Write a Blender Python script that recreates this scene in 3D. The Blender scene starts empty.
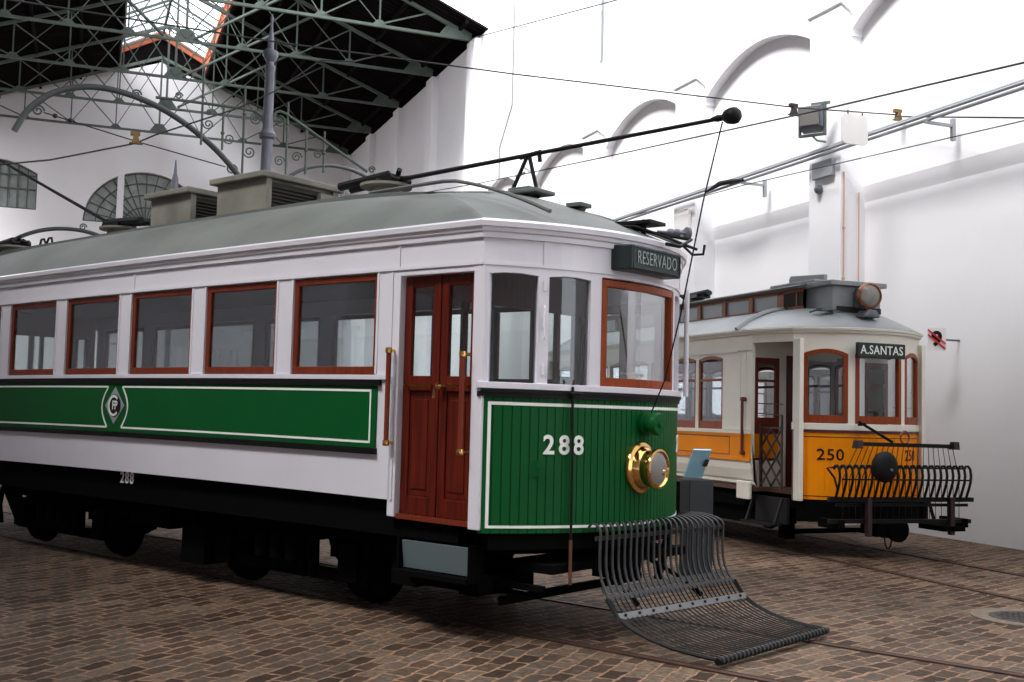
import bpy, math, random
from mathutils import Vector, Matrix
random.seed(7)
S = bpy.context.scene
COL = S.collection
PI = math.pi

# ------------------------------------------------------------------ camera
F_PX, PITCH, ROLL, YAW = 1100.0, 0.0652, 0.0250, 0.3730
cam_data = bpy.data.cameras.new('camera')
cam = bpy.data.objects.new('camera', cam_data)
COL.objects.link(cam)
cam_data.sensor_fit = 'HORIZONTAL'
cam_data.sensor_width = 36.0
cam_data.lens = 36.0 * F_PX / 1024.0
cam_data.clip_end = 300
fw = Vector((-math.cos(YAW) * math.cos(PITCH), math.sin(YAW) * math.cos(PITCH), math.sin(PITCH)))
rt = Vector((math.sin(YAW), math.cos(YAW), 0))
up = rt.cross(fw)
rt2 = rt * math.cos(ROLL) + up * math.sin(ROLL)      # camera leans a little: content turns clockwise
up2 = up * math.cos(ROLL) - rt * math.sin(ROLL)
M = Matrix((rt2, up2, -fw)).transposed().to_4x4()
M.translation = Vector((0, 0, 1.6))
cam.matrix_world = M
S.camera = cam

# ------------------------------------------------------------------ world, light, exposure
S.view_settings.view_transform = 'Standard'
S.view_settings.look = 'None'
S.view_settings.gamma = 1.0
S.view_settings.use_curve_mapping = False
S.view_settings.exposure = 0.12
S.render.film_transparent = False
world = bpy.data.worlds.new('overcast_sky')
S.world = world
world.use_nodes = True
wn = world.node_tree.nodes
bg = wn['Background']
bg.inputs[0].default_value = (0.93, 0.95, 1.0, 1)
bg.inputs[1].default_value = 3.1
try:
    world.cycles.sampling_method = 'AUTOMATIC'
except Exception:
    pass


def sun(name, direction, energy, angle, color):
    d = bpy.data.lights.new(name, 'SUN')
    d.energy = energy
    d.angle = angle
    d.color = color
    o = bpy.data.objects.new(name, d)
    COL.objects.link(o)
    o.rotation_euler = Vector(direction).to_track_quat('-Z', 'Y').to_euler()
    return o


sun('hazy_sun', (-0.15, 0.60, -0.79), 8.0, math.radians(25), (1.0, 0.98, 0.97))


# ------------------------------------------------------------------ materials
def mat(name, col, rough=0.5, metal=0.0, spec=0.5, noise=0.0, nscale=6.0, bump=0.0, bscale=40.0, coat=0.0,
        col2=None, emit=None):
    m = bpy.data.materials.new(name)
    m.use_nodes = True
    nt = m.node_tree
    b = nt.nodes['Principled BSDF']
    b.inputs['Base Color'].default_value = (*col, 1)
    b.inputs['Roughness'].default_value = rough
    b.inputs['Metallic'].default_value = metal
    b.inputs['Specular IOR Level'].default_value = spec
    b.inputs['Coat Weight'].default_value = coat
    if noise or col2:
        tc = nt.nodes.new('ShaderNodeTexCoord')
        n = nt.nodes.new('ShaderNodeTexNoise')
        n.inputs['Scale'].default_value = nscale
        n.inputs['Detail'].default_value = 6
        r = nt.nodes.new('ShaderNodeValToRGB')
        r.color_ramp.elements[0].position = 0.35
        r.color_ramp.elements[1].position = 0.7
        c2 = col2 or tuple(max(0, c * (1 - noise)) for c in col)
        r.color_ramp.elements[0].color = (*c2, 1)
        r.color_ramp.elements[1].color = (*col, 1)
        nt.links.new(tc.outputs['Object'], n.inputs['Vector'])
        nt.links.new(n.outputs['Fac'], r.inputs['Fac'])
        nt.links.new(r.outputs['Color'], b.inputs['Base Color'])
    if bump:
        tc = nt.nodes.new('ShaderNodeTexCoord')
        n = nt.nodes.new('ShaderNodeTexNoise')
        n.inputs['Scale'].default_value = bscale
        n.inputs['Detail'].default_value = 5
        bp = nt.nodes.new('ShaderNodeBump')
        bp.inputs['Strength'].default_value = bump
        bp.inputs['Distance'].default_value = 0.01
        nt.links.new(tc.outputs['Object'], n.inputs['Vector'])
        nt.links.new(n.outputs['Fac'], bp.inputs['Height'])
        nt.links.new(bp.outputs['Normal'], b.inputs['Normal'])
    if emit:
        b.inputs['Emission Color'].default_value = (*emit[0], 1)
        b.inputs['Emission Strength'].default_value = emit[1]
    return m


def glass(name, tint=(0.92, 0.95, 0.95), refl=0.03):
    m = bpy.data.materials.new(name)
    m.use_nodes = True
    nt = m.node_tree
    nt.nodes.remove(nt.nodes['Principled BSDF'])
    out = nt.nodes['Material Output']
    t = nt.nodes.new('ShaderNodeBsdfTransparent')
    t.inputs[0].default_value = (*tint, 1)
    g = nt.nodes.new('ShaderNodeBsdfGlossy')
    g.inputs['Roughness'].default_value = 0.02
    g.inputs[0].default_value = (0.9, 0.92, 0.95, 1)
    lw = nt.nodes.new('ShaderNodeLayerWeight')
    lw.inputs[0].default_value = 0.25
    mp = nt.nodes.new('ShaderNodeMapRange')
    mp.inputs['To Min'].default_value = refl
    mp.inputs['To Max'].default_value = 0.6
    mx = nt.nodes.new('ShaderNodeMixShader')
    nt.links.new(lw.outputs['Fresnel'], mp.inputs['Value'])
    nt.links.new(mp.outputs[0], mx.inputs[0])
    nt.links.new(t.outputs[0], mx.inputs[1])
    nt.links.new(g.outputs[0], mx.inputs[2])
    nt.links.new(mx.outputs[0], out.inputs['Surface'])
    return m


def wood(name, a, b, rough=0.35):
    m = mat(name, a, rough=rough, spec=0.22)
    nt = m.node_tree
    tc = nt.nodes.new('ShaderNodeTexCoord')
    mp = nt.nodes.new('ShaderNodeMapping')
    mp.inputs['Scale'].default_value = (18, 18, 1.2)
    n = nt.nodes.new('ShaderNodeTexNoise')
    n.inputs['Scale'].default_value = 2.0
    n.inputs['Detail'].default_value = 8
    r = nt.nodes.new('ShaderNodeValToRGB')
    r.color_ramp.elements[0].position = 0.3
    r.color_ramp.elements[1].position = 0.7
    r.color_ramp.elements[0].color = (*a, 1)
    r.color_ramp.elements[1].color = (*b, 1)
    nt.links.new(tc.outputs['Object'], mp.inputs[0])
    nt.links.new(mp.outputs[0], n.inputs['Vector'])
    nt.links.new(n.outputs['Fac'], r.inputs['Fac'])
    nt.links.new(r.outputs['Color'], nt.nodes['Principled BSDF'].inputs['Base Color'])
    return m


def cobble_mat():
    m = bpy.data.materials.new('granite_setts')
    m.use_nodes = True
    nt = m.node_tree
    L = nt.links.new
    N = nt.nodes.new
    b = nt.nodes['Principled BSDF']
    tc = N('ShaderNodeTexCoord')
    # gentle warp so that the courses are laid by hand
    wz = N('ShaderNodeTexNoise'); wz.inputs['Scale'].default_value = 1.1; wz.inputs['Detail'].default_value = 4
    wz2 = N('ShaderNodeTexNoise'); wz2.inputs['Scale'].default_value = 9.0; wz2.inputs['Detail'].default_value = 2
    vm = N('ShaderNodeVectorMath'); vm.operation = 'MULTIPLY_ADD'
    vm.inputs[1].default_value = (0.16, 0.16, 0)
    vm2 = N('ShaderNodeVectorMath'); vm2.operation = 'MULTIPLY_ADD'
    vm2.inputs[1].default_value = (0.06, 0.06, 0)
    mp = N('ShaderNodeMapping'); mp.inputs['Rotation'].default_value = (0, 0, math.radians(-112))
    br = N('ShaderNodeTexBrick')
    br.inputs['Scale'].default_value = 1.0
    br.inputs['Brick Width'].default_value = 0.235
    br.inputs['Row Height'].default_value = 0.128
    br.inputs['Mortar Size'].default_value = 0.014
    br.inputs['Mortar Smooth'].default_value = 0.5
    br.inputs['Color1'].default_value = (0.0, 0.0, 0.0, 1)
    br.inputs['Color2'].default_value = (1, 1, 1, 1)
    br.inputs['Mortar'].default_value = (0.5, 0.5, 0.5, 1)
    L(tc.outputs['Object'], wz.inputs['Vector']); L(tc.outputs['Object'], wz2.inputs['Vector'])
    L(wz.outputs['Color'], vm.inputs[0]); L(tc.outputs['Object'], vm.inputs[2])
    L(wz2.outputs['Color'], vm2.inputs[0]); L(vm.outputs[0], vm2.inputs[2])
    L(vm2.outputs[0], mp.inputs[0])
    mpb = N('ShaderNodeMapping'); mpb.inputs['Rotation'].default_value = (0, 0, math.radians(-134))
    L(vm2.outputs[0], mpb.inputs[0])
    mt = N('ShaderNodeMapping'); mt.inputs['Rotation'].default_value = (0, 0, -(0.8784 - YAW))
    L(tc.outputs['Object'], mt.inputs[0])
    sp = N('ShaderNodeSeparateXYZ'); L(mt.outputs[0], sp.inputs[0])
    lt = N('ShaderNodeMath'); lt.operation = 'LESS_THAN'; lt.inputs[1].default_value = 6.95 - .66
    L(sp.outputs['Y'], lt.inputs[0])
    mv = N('ShaderNodeMix'); mv.data_type = 'VECTOR'
    L(lt.outputs[0], mv.inputs[0]); L(mp.outputs[0], mv.inputs[4]); L(mpb.outputs[0], mv.inputs[5])
    L(mv.outputs[1], br.inputs['Vector'])
    stone = N('ShaderNodeValToRGB')
    e = stone.color_ramp.elements
    e[0].position = 0.0; e[0].color = (0.033, 0.019, 0.012, 1)
    e[1].position = 1.0; e[1].color = (0.155, 0.105, 0.070, 1)
    x = e.new(0.35); x.color = (0.065, 0.041, 0.027, 1)
    x = e.new(0.7); x.color = (0.092, 0.070, 0.053, 1)
    L(br.outputs['Color'], stone.inputs['Fac'])
    # blotchy wear
    n1 = N('ShaderNodeTexNoise'); n1.inputs['Scale'].default_value = 0.8; n1.inputs['Detail'].default_value = 7
    L(tc.outputs['Object'], n1.inputs['Vector'])
    n2 = N('ShaderNodeTexNoise'); n2.inputs['Scale'].default_value = 22; n2.inputs['Detail'].default_value = 6
    L(tc.outputs['Object'], n2.inputs['Vector'])
    r1 = N('ShaderNodeMapRange'); r1.inputs['From Min'].default_value = 0.3; r1.inputs['From Max'].default_value = 0.7
    r1.inputs['To Min'].default_value = 0.6; r1.inputs['To Max'].default_value = 1.3
    L(n1.outputs['Fac'], r1.inputs['Value'])
    r2 = N('ShaderNodeMapRange'); r2.inputs['From Min'].default_value = 0.3; r2.inputs['From Max'].default_value = 0.7
    r2.inputs['To Min'].default_value = 0.55; r2.inputs['To Max'].default_value = 1.4
    L(n2.outputs['Fac'], r2.inputs['Value'])
    mu = N('ShaderNodeMath'); mu.operation = 'MULTIPLY'
    L(r1.outputs[0], mu.inputs[0]); L(r2.outputs[0], mu.inputs[1])
    mix = N('ShaderNodeMixRGB'); mix.blend_type = 'MIX'
    mix.inputs[2].default_value = (0.27, 0.158, 0.095, 1)
    L(br.outputs['Fac'], mix.inputs[0]); L(stone.outputs[0], mix.inputs[1])
    sc = N('ShaderNodeVectorMath'); sc.operation = 'SCALE'
    L(mix.outputs[0], sc.inputs[0]); L(mu.outputs[0], sc.inputs['Scale'])
    L(sc.outputs[0], b.inputs['Base Color'])
    b.inputs['Roughness'].default_value = 0.75
    b.inputs['Specular IOR Level'].default_value = 0.25
    # height
    inv = N('ShaderNodeMath'); inv.operation = 'SUBTRACT'; inv.inputs[0].default_value = 1.0
    L(br.outputs['Fac'], inv.inputs[1])
    ad = N('ShaderNodeMath'); ad.operation = 'MULTIPLY_ADD'; ad.inputs[1].default_value = 0.5
    L(n2.outputs['Fac'], ad.inputs[0]); L(inv.outputs[0], ad.inputs[2])
    bp = N('ShaderNodeBump'); bp.inputs['Strength'].default_value = 0.8; bp.inputs['Distance'].default_value = 0.02
    L(ad.outputs[0], bp.inputs['Height']); L(bp.outputs[0], b.inputs['Normal'])
    return m


MT = {}
MT['cobble'] = cobble_mat()
MT['plaster'] = mat('white_plaster', (0.86, 0.855, 0.87), rough=0.85, spec=0.2, noise=0.05, nscale=0.6, bump=0.15, bscale=8)
MT['plaster_old'] = mat('stained_plaster', (0.72, 0.68, 0.68), rough=0.9, spec=0.15, noise=0.12, nscale=0.5)
MT['plaster_dark'] = mat('grey_brown_plaster', (0.30, 0.28, 0.29), rough=0.9)
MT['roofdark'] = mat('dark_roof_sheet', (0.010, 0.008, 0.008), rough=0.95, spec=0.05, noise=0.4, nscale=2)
MT['truss'] = mat('grey_green_steel', (0.115, 0.145, 0.125), rough=0.7, spec=0.3, noise=0.3, nscale=3)
MT['orange_wood'] = mat('orange_lantern_board', (0.62, 0.16, 0.06), rough=0.6, noise=0.3, nscale=4)
MT['iron'] = mat('cast_iron_grey', (0.15, 0.155, 0.19), rough=0.5, metal=0.2, noise=0.2)
MT['black'] = mat('black_paint', (0.005, 0.005, 0.006), rough=0.5, spec=0.2)
MT['soot'] = mat('underframe_black', (0.0025, 0.0025, 0.0025), rough=0.9, spec=0.05)
MT['darkmetal'] = mat('dark_steel', (0.045, 0.047, 0.050), rough=0.5, metal=0.1, spec=0.5, noise=0.3, nscale=20)
MT['greymetal'] = mat('grey_steel_bar', (0.14, 0.145, 0.15), rough=0.5, metal=0.3)
MT['white'] = mat('white_enamel', (0.69, 0.675, 0.725), rough=0.3, spec=0.4, coat=0.15, noise=0.05, nscale=1.5)
MT['green'] = mat('green_enamel', (0.002, 0.085, 0.018), rough=0.45, spec=0.14, noise=0.12, nscale=2)
MT['line'] = mat('white_lining', (0.82, 0.84, 0.80), rough=0.4)
MT['brown'] = wood('varnished_frame_wood', (0.12, 0.020, 0.009), (0.19, 0.034, 0.014))
MT['orangewood'] = wood('orange_varnish_frame', (0.20, 0.036, 0.008), (0.29, 0.055, 0.012))
MT['door'] = wood('mahogany_door', (0.055, 0.006, 0.003), (0.125, 0.014, 0.006))
MT['brass'] = mat('brass', (0.72, 0.43, 0.14), rough=0.16, metal=1.0)
MT['oldbrass'] = mat('tarnished_brass', (0.20, 0.12, 0.04), rough=0.5, metal=0.4)
MT['rust'] = mat('rusty_brown', (0.10, 0.035, 0.02), rough=0.6)
MT['archiron'] = mat('dark_arch_iron', (0.075, 0.085, 0.085), rough=0.5)
MT['copper'] = mat('copper_brown', (0.26, 0.10, 0.05), rough=0.35, metal=0.7)
MT['glass'] = glass('window_glass')
MT['yglass'] = glass('old_tram_glass', (0.84, 0.86, 0.86), 0.03)
MT['glassdark'] = glass('cab_glass', (0.80, 0.83, 0.83), 0.03)
MT['lens'] = mat('lamp_lens', (0.20, 0.19, 0.18), rough=0.12, spec=0.8, coat=0.5)
MT['roof'] = mat('grey_roof_canvas', (0.135, 0.148, 0.138), rough=0.6, spec=0.35, noise=0.35, nscale=1.3, bump=0.2, bscale=10)
MT['vent'] = mat('weathered_vent_box', (0.21, 0.20, 0.165), rough=0.75, noise=0.45, nscale=2.4)
MT['ventdark'] = mat('dark_louvre', (0.018, 0.016, 0.012), rough=0.8)
MT['interior'] = mat('cream_interior', (0.42, 0.40, 0.35), rough=0.7)
MT['intdark'] = mat('dark_interior', (0.06, 0.058, 0.055), rough=0.8)
MT['seat'] = mat('wooden_seat', (0.10, 0.05, 0.03), rough=0.6)
MT['bluegrey'] = mat('blue_grey_step_panel', (0.105, 0.14, 0.15), rough=0.5)
MT['cream'] = mat('cream_paint', (0.82, 0.79, 0.69), rough=0.4, spec=0.35, noise=0.06, nscale=3)
MT['yellow'] = mat('amber_yellow_paint', (0.95, 0.30, 0.002), rough=0.5, spec=0.12, noise=0.1, nscale=2)
MT['maroon'] = mat('maroon_edge', (0.085, 0.012, 0.01), rough=0.4)
MT['yroof'] = mat('light_grey_roof', (0.27, 0.29, 0.30), rough=0.42, spec=0.5, noise=0.25, nscale=2)
MT['lightblue'] = mat('light_blue_board', (0.40, 0.74, 0.90), rough=0.5, noise=0.1)
MT['slate'] = mat('slate_box', (0.022, 0.028, 0.032), rough=0.55)
MT['whiteplate'] = mat('white_plate', (0.80, 0.78, 0.76), rough=0.5)
MT['darkbrown'] = mat('dark_brown_iron', (0.022, 0.010, 0.009), rough=0.5)
MT['red'] = mat('red_stripe', (0.6, 0.02, 0.03), rough=0.5)
MT['conduit'] = mat('galvanised_conduit', (0.34, 0.36, 0.38), rough=0.5, metal=0.3)
MT['pinkpipe'] = mat('copper_lead', (0.62, 0.34, 0.24), rough=0.5)
MT['rail'] = mat('rusty_rail', (0.075, 0.035, 0.022), rough=0.6, metal=0.3, noise=0.4, nscale=8)
MT['stonering'] = mat('pale_stone_ring', (0.20, 0.15, 0.11), rough=0.85, noise=0.35, nscale=14)
MT['manhole'] = mat('iron_cover', (0.05, 0.042, 0.038), rough=0.7, noise=0.4, nscale=30)
MT['signbox'] = mat('dark_green_black_box', (0.006, 0.016, 0.015), rough=0.4)
MT['signletter'] = mat('pale_letters', (0.33, 0.42, 0.40), rough=0.5)
MT['signrim'] = mat('box_rim', (0.02, 0.035, 0.033), rough=0.5)
MT['clere'] = wood('clerestory_wood', (0.22, 0.06, 0.02), (0.36, 0.11, 0.035))
MT['clereglass'] = mat('frosted_clerestory_glass', (0.30, 0.32, 0.32), rough=0.35)
MT['lens2'] = mat('clear_lamp_lens', (0.20, 0.19, 0.17), rough=0.15, spec=0.8)
MT['oldglass'] = mat('dusty_window_glass', (0.36, 0.40, 0.38), rough=0.4, noise=0.3, nscale=3)
MT['wire'] = mat('black_wire', (0.015, 0.015, 0.017), rough=0.6)


# ------------------------------------------------------------------ mesh helper
class MB:
    hall = None          # placing of the hall parts

    def __init__(self, warp=None):
        self.v = []; self.f = []; self.s = []; self.warp = warp or MB.hall

    def add(self, vs, fs, smooth=False):
        o = len(self.v)
        self.v += [tuple(p) for p in vs]
        self.f += [tuple(i + o for i in f) for f in fs]
        self.s += [smooth] * len(fs)
        return self

    def box(self, x0, x1, y0, y1, z0, z1):
        x0, x1 = sorted((x0, x1)); y0, y1 = sorted((y0, y1)); z0, z1 = sorted((z0, z1))
        return self.add([(x0, y0, z0), (x1, y0, z0), (x1, y1, z0), (x0, y1, z0), (x0, y0, z1), (x1, y0, z1), (x1, y1, z1), (x0, y1, z1)],
                        [(0, 3, 2, 1), (4, 5, 6, 7), (0, 1, 5, 4), (1, 2, 6, 5), (2, 3, 7, 6), (3, 0, 4, 7)])

    def lbox(self, x0, x1, y0, y1, z0, z1, step=0.6):
        """box cut along x so that the sagging body bends it"""
        n = max(1, int(abs(x1 - x0) / step))
        return self.prism([(y0, z0), (y1, z0), (y1, z1), (y0, z1)], 'x', x0, x1, n)

    def prism(self, poly, axis, a0, a1, n=1, smooth=False):
        k = len(poly)
        def P(p, a):
            return {'x': (a, p[0], p[1]), 'y': (p[0], a, p[1]), 'z': (p[0], p[1], a)}[axis]
        vs = []
        for i in range(n + 1):
            a = a0 + (a1 - a0) * i / n
            vs += [P(p, a) for p in poly]
        fs = [tuple(range(k))[::-1], tuple(range(n * k, n * k + k))]
        self.add(vs, [])
        o = len(self.v) - len(vs)
        for f in fs:
            self.f.append(tuple(i + o for i in f)); self.s.append(False)
        for i in range(n):
            for j in range(k):
                a = i * k + j; b = i * k + (j + 1) % k
                self.f.append((a + o, b + o, b + k + o, a + k + o)); self.s.append(smooth)
        return self

    def bar(self, p, q, w, h=None, upv=(0, 0, 1)):
        h = h or w
        p = Vector(p); q = Vector(q); d = (q - p)
        if d.length < 1e-6: return self
        d.normalize(); u = Vector(upv)
        if abs(d.dot(u)) > 0.98: u = Vector((1, 0, 0))
        s = d.cross(u).normalized(); u = s.cross(d).normalized()
        vs = []
        for c in (p, q):
            for a, b in ((-1, -1), (1, -1), (1, 1), (-1, 1)):
                vs.append(c + s * (a * w / 2) + u * (b * h / 2))
        return self.add(vs, [(0, 1, 2, 3), (7, 6, 5, 4), (0, 4, 5, 1), (1, 5, 6, 2), (2, 6, 7, 3), (3, 7, 4, 0)])

    def tube(self, pts, r, n=8, cap=True):
        pts = [Vector(p) for p in pts]
        m = len(pts)
        rs = r if isinstance(r, (list, tuple)) else [r] * m
        vs = []; prev = None
        for i, p in enumerate(pts):
            d = (pts[min(i + 1, m - 1)] - pts[max(i - 1, 0)])
            if d.length < 1e-9: d = Vector((0, 0, 1))
            d.normalize()
            if prev is None:
                u = Vector((0, 0, 1)) if abs(d.z) < 0.95 else Vector((1, 0, 0))
            else:
                u = prev
            s = d.cross(u).normalized(); u = s.cross(d).normalized(); prev = u
            for k in range(n):
                a = 2 * PI * k / n
                vs.append(p + (s * math.cos(a) + u * math.sin(a)) * rs[i])
        o = len(self.v); self.v += [tuple(v) for v in vs]
        for i in range(m - 1):
            for k in range(n):
                a = i * n + k; b = i * n + (k + 1) % n
                self.f.append((a + o, b + o, b + n + o, a + n + o)); self.s.append(n > 4)
        if cap:
            self.f.append(tuple(o + k for k in range(n))[::-1]); self.s.append(False)
            self.f.append(tuple(o + (m - 1) * n + k for k in range(n))); self.s.append(False)
        return self

    def lathe(self, prof, origin=(0, 0, 0), axis=(0, 0, 1), n=24, sx=1.0):
        """prof: list of (radius, along)"""
        a = Vector(axis).normalized(); o = Vector(origin)
        u = Vector((0, 0, 1)) if abs(a.z) < 0.9 else Vector((1, 0, 0))
        s = a.cross(u).normalized(); u = s.cross(a).normalized()
        vs = []
        for r, h in prof:
            for k in range(n):
                t = 2 * PI * k / n
                vs.append(o + a * h + (s * math.cos(t) * sx + u * math.sin(t)) * r)
        b = len(self.v); self.v += [tuple(v) for v in vs]
        for i in range(len(prof) - 1):
            for k in range(n):
                p = i * n + k; q = i * n + (k + 1) % n
                self.f.append((p + b, q + b, q + n + b, p + n + b)); self.s.append(True)
        self.f.append(tuple(b + k for k in range(n))[::-1]); self.s.append(False)
        self.f.append(tuple(b + (len(prof) - 1) * n + k for k in range(n))); self.s.append(False)
        return self

    def grid(self, P, nu, nv, smooth=True):
        o = len(self.v)
        for i in range(nu + 1):
            for j in range(nv + 1):
                self.v.append(tuple(P(i / nu, j / nv)))
        for i in range(nu):
            for j in range(nv):
                a = o + i * (nv + 1) + j
                self.f.append((a, a + 1, a + nv + 2, a + nv + 1)); self.s.append(smooth)
        return self

    def text(self, s, size, fn, extrude=0.004, bold=0.0, squeeze=1.0, space=1.0):
        """writing, centred; fn maps (u, v, w) to a point"""
        c = bpy.data.curves.new('lettering', 'FONT')
        c.body = s; c.size = size; c.align_x = 'CENTER'; c.align_y = 'CENTER'
        c.extrude = extrude; c.space_character = space; c.offset = bold; c.resolution_u = 4
        t = bpy.data.objects.new('lettering', c)
        me = bpy.data.meshes.new_from_object(t)
        o = len(self.v)
        self.v += [tuple(fn(v.co.x * squeeze, v.co.y, v.co.z)) for v in me.vertices]
        for p in me.polygons:
            self.f.append(tuple(i + o for i in p.vertices)); self.s.append(False)
        bpy.data.meshes.remove(me); bpy.data.objects.remove(t); bpy.data.curves.remove(c)
        return self

    def build(self, name, m, parent=None, bev=0.0, **props):
        me = bpy.data.meshes.new(name)
        vs = self.v
        if self.warp: vs = [self.warp(p) for p in vs]
        me.from_pydata(vs, [], self.f)
        me.polygons.foreach_set('use_smooth', self.s)
        me.materials.append(MT[m] if isinstance(m, str) else m)
        me.update()
        if any(self.s): me.set_sharp_from_angle(angle=0.7)
        o = bpy.data.objects.new(name, me)
        COL.objects.link(o)
        if parent is not None: o.parent = parent
        if bev:
            b = o.modifiers.new('bevel', 'BEVEL'); b.width = bev; b.segments = 2; b.limit_method = 'ANGLE'; b.angle_limit = 0.6
        for k, v in props.items(): o[k] = v
        return o


def fix_normals():
    import bmesh
    for me in bpy.data.meshes:
        bm = bmesh.new(); bm.from_mesh(me)
        bmesh.ops.recalc_face_normals(bm, faces=bm.faces)
        bm.to_mesh(me); bm.free()


def thing(name, label, cat, loc=(0, 0, 0), rz=0.0, group=None):
    o = bpy.data.objects.new(name, None)
    o.empty_display_size = 0.2
    COL.objects.link(o)
    o.location = loc; o.rotation_euler = (0, 0, rz)
    o['label'] = label; o['category'] = cat
    if group: o['group'] = group
    return o


def tag(o, label, cat, group=None):
    o['label'] = label; o['category'] = cat
    if group: o['group'] = group
    return o


def struct(o):
    o['kind'] = 'structure'
    return o


def scroll(mb, c, r, plane_u, plane_v, turns=1.5, thick=0.014, start=0.0, sgn=1):
    pts = []
    n = int(18 * turns)
    for i in range(n + 1):
        t = i / n
        a = start + sgn * t * turns * 2 * PI
        rr = r * (1 - 0.8 * t)
        pts.append(Vector(c) + Vector(plane_u) * math.cos(a) * rr + Vector(plane_v) * math.sin(a) * rr)
    mb.tube(pts, thick, 6)
    return mb

# ================================================================== SETTING
from mathutils.geometry import tessellate_polygon

# floor
mb = MB()
mb.add([(-56, -22, 0), (6, -22, 0), (6, 11.6, 0), (-56, 11.6, 0)], [(0, 1, 2, 3)])
struct(mb.build('floor', 'cobble'))

WY = 11.40          # lower wall face
XR = [-14.0 - 4.4 * k for k in range(-3, 9)]      # right edge of each pier


def right_wall():
    mb = MB()
    x0, x1 = -50.2, 3.0
    mb.box(x0, x1, WY, WY + 0.6, 0, 5.05)
    # weathered ledge leaning out, then the recessed field below the arches
    mb.prism([(WY, 5.05), (WY + 0.5, 5.05), (WY + 0.5, 5.30), (WY - 0.06, 5.30)], 'x', x0, x1)
    mb.box(x0, x1, WY - 0.06, WY + 0.4, 5.30, 9.6)
    # upper wall carried on flat arches
    for xr in XR:
        xa = xr; xb = xr + 3.6            # bay between this pier and the next one towards the street
        n = 18
        top = 13.3 if xr < -31 else 17.0
        vs = []
        for i in range(n + 1):
            t = i / n
            x = xa + (xb - xa) * t
            z = 7.80 + 0.62 * math.sin(PI * t) ** 0.8
            vs.append((x, z))
        poly = vs + [(xb + 0.0, top), (xa, top)]
        mb.prism([(p[0], p[1]) for p in poly], 'y', WY - 0.27, WY + 0.3)
        mb.box(xr - 0.82, xr + .02, WY - 0.275, WY + 0.3, 7.7, top)
    return mb


struct(right_wall().build('wall_right', 'plaster'))

# piers
for i, xr in enumerate(XR):
    if xr > -4 or xr < -50: continue
    mb = MB()
    mb.prism([(WY - 0.47, 0), (WY + 0.2, 0), (WY + 0.2, 7.9), (WY - 0.47, 8.2)], 'x', xr - 0.8, xr)
    mb.prism([(WY - 0.51, 8.2), (WY - 0.3, 8.08), (WY - 0.3, 8.15), (WY - 0.51, 8.27)], 'x', xr - 0.84, xr + 0.04)
    top = 13.2 if xr < -31 else 17.0
    mb.box(xr - 0.76, xr - 0.04, WY - (0.44 if xr > -27 else 0.52), WY, 8.1, top)
    struct(mb.build('trim_%d' % (i + 1), 'plaster', bev=0.015))

HK = 0.967
def hall_place(p): return (p[0] * HK, p[1] * HK, 1.6 + (p[2] - 1.6) * HK)
MB.hall = hall_place
GX = -51.5
YC, SL = 2.75, 0.40
ZR = 17.05


def zroof(y):
    return ZR - SL * abs(y - YC)


# gable end wall with a fan window and a cambered window
def fanpts(yc, zb, r, n=28, k=0.92):
    return [(yc + r * math.cos(PI * i / n), zb + r * k * math.sin(PI * i / n)) for i in range(n + 1)]


FAN = fanpts(2.38, 9.55, 2.62)


def camb(ya, yb, z0, z1, rise, n=10):
    p = [(yb, z0), (yb, z1)]
    for i in range(1, n):
        t = i / n
        p.append((yb + (ya - yb) * t, z1 + rise * math.sin(PI * t)))
    return p + [(ya, z1), (ya, z0)]


CW = [camb(-5.2, -2.13, 9.85, 11.45, 0.5), camb(6.9, 9.95, 9.85, 11.45, 0.5)]
outer = [(-6.2, -.06), (11.9, -.06), (11.9, zroof(11.9) + .26), (YC, ZR + .26), (-6.2, zroof(-6.2) + .26)]
loops = [outer, FAN[::-1], CW[0][::-1]]
flat = [p for l in loops for p in l]
tris = tessellate_polygon([[Vector((p[0], p[1], 0)) for p in l] for l in loops])
mb = MB()
mb.add([(GX, p[0], p[1]) for p in flat], [tuple(t) for t in tris])
mb.add([(GX - 0.5, p[0], p[1]) for p in flat], [tuple(t) for t in tris])
o = 0
for l in loops:
    for i in range(len(l)):
        a, b = l[i], l[(i + 1) % len(l)]
        mb.add([(GX, *a), (GX, *b), (GX - 0.5, *b), (GX - 0.5, *a)], [(0, 1, 2, 3)])
struct(mb.build('wall_back', 'plaster'))


def fan_window():
    root = thing('window_1', '', '')
    del root['label']; del root['category']
    root['kind'] = 'structure'
    mb = MB()
    mb.add([(GX - 0.3, p[0], p[1]) for p in FAN], [tuple(range(len(FAN)))])
    struct(mb.build('pane', 'oldglass', root))
    mb = MB()
    xg = GX - 0.24
    c = (2.38, 9.55); r = 2.62
    for i in range(1, 16):
        a = PI * i / 16
        p0 = (xg, c[0] + 0.15 * r * math.cos(a), c[1] + 0.15 * r * 0.92 * math.sin(a))
        p1 = (xg, c[0] + r * math.cos(a), c[1] + r * 0.92 * math.sin(a))
        mb.bar(p0, p1, 0.045)
    for rr in (0.35, 0.58, 0.8, 0.985):
        pts = [(xg, c[0] + rr * r * math.cos(PI * i / 28), c[1] + rr * r * 0.92 * math.sin(PI * i / 28)) for i in range(29)]
        for a, b in zip(pts[:-1], pts[1:]): mb.bar(a, b, 0.05)
    mb.box(xg - 0.03, xg + 0.03, c[0] - r, c[0] + r, c[1] - 0.03, c[1] + 0.08)
    struct(mb.build('muntin', 'truss', root))
    mb = MB()
    mb.box(GX - 0.25, GX - 0.02, 1.14, 1.42, 9.5, 11.78)
    struct(mb.build('mullion', 'plaster', root))


fan_window()


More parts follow.
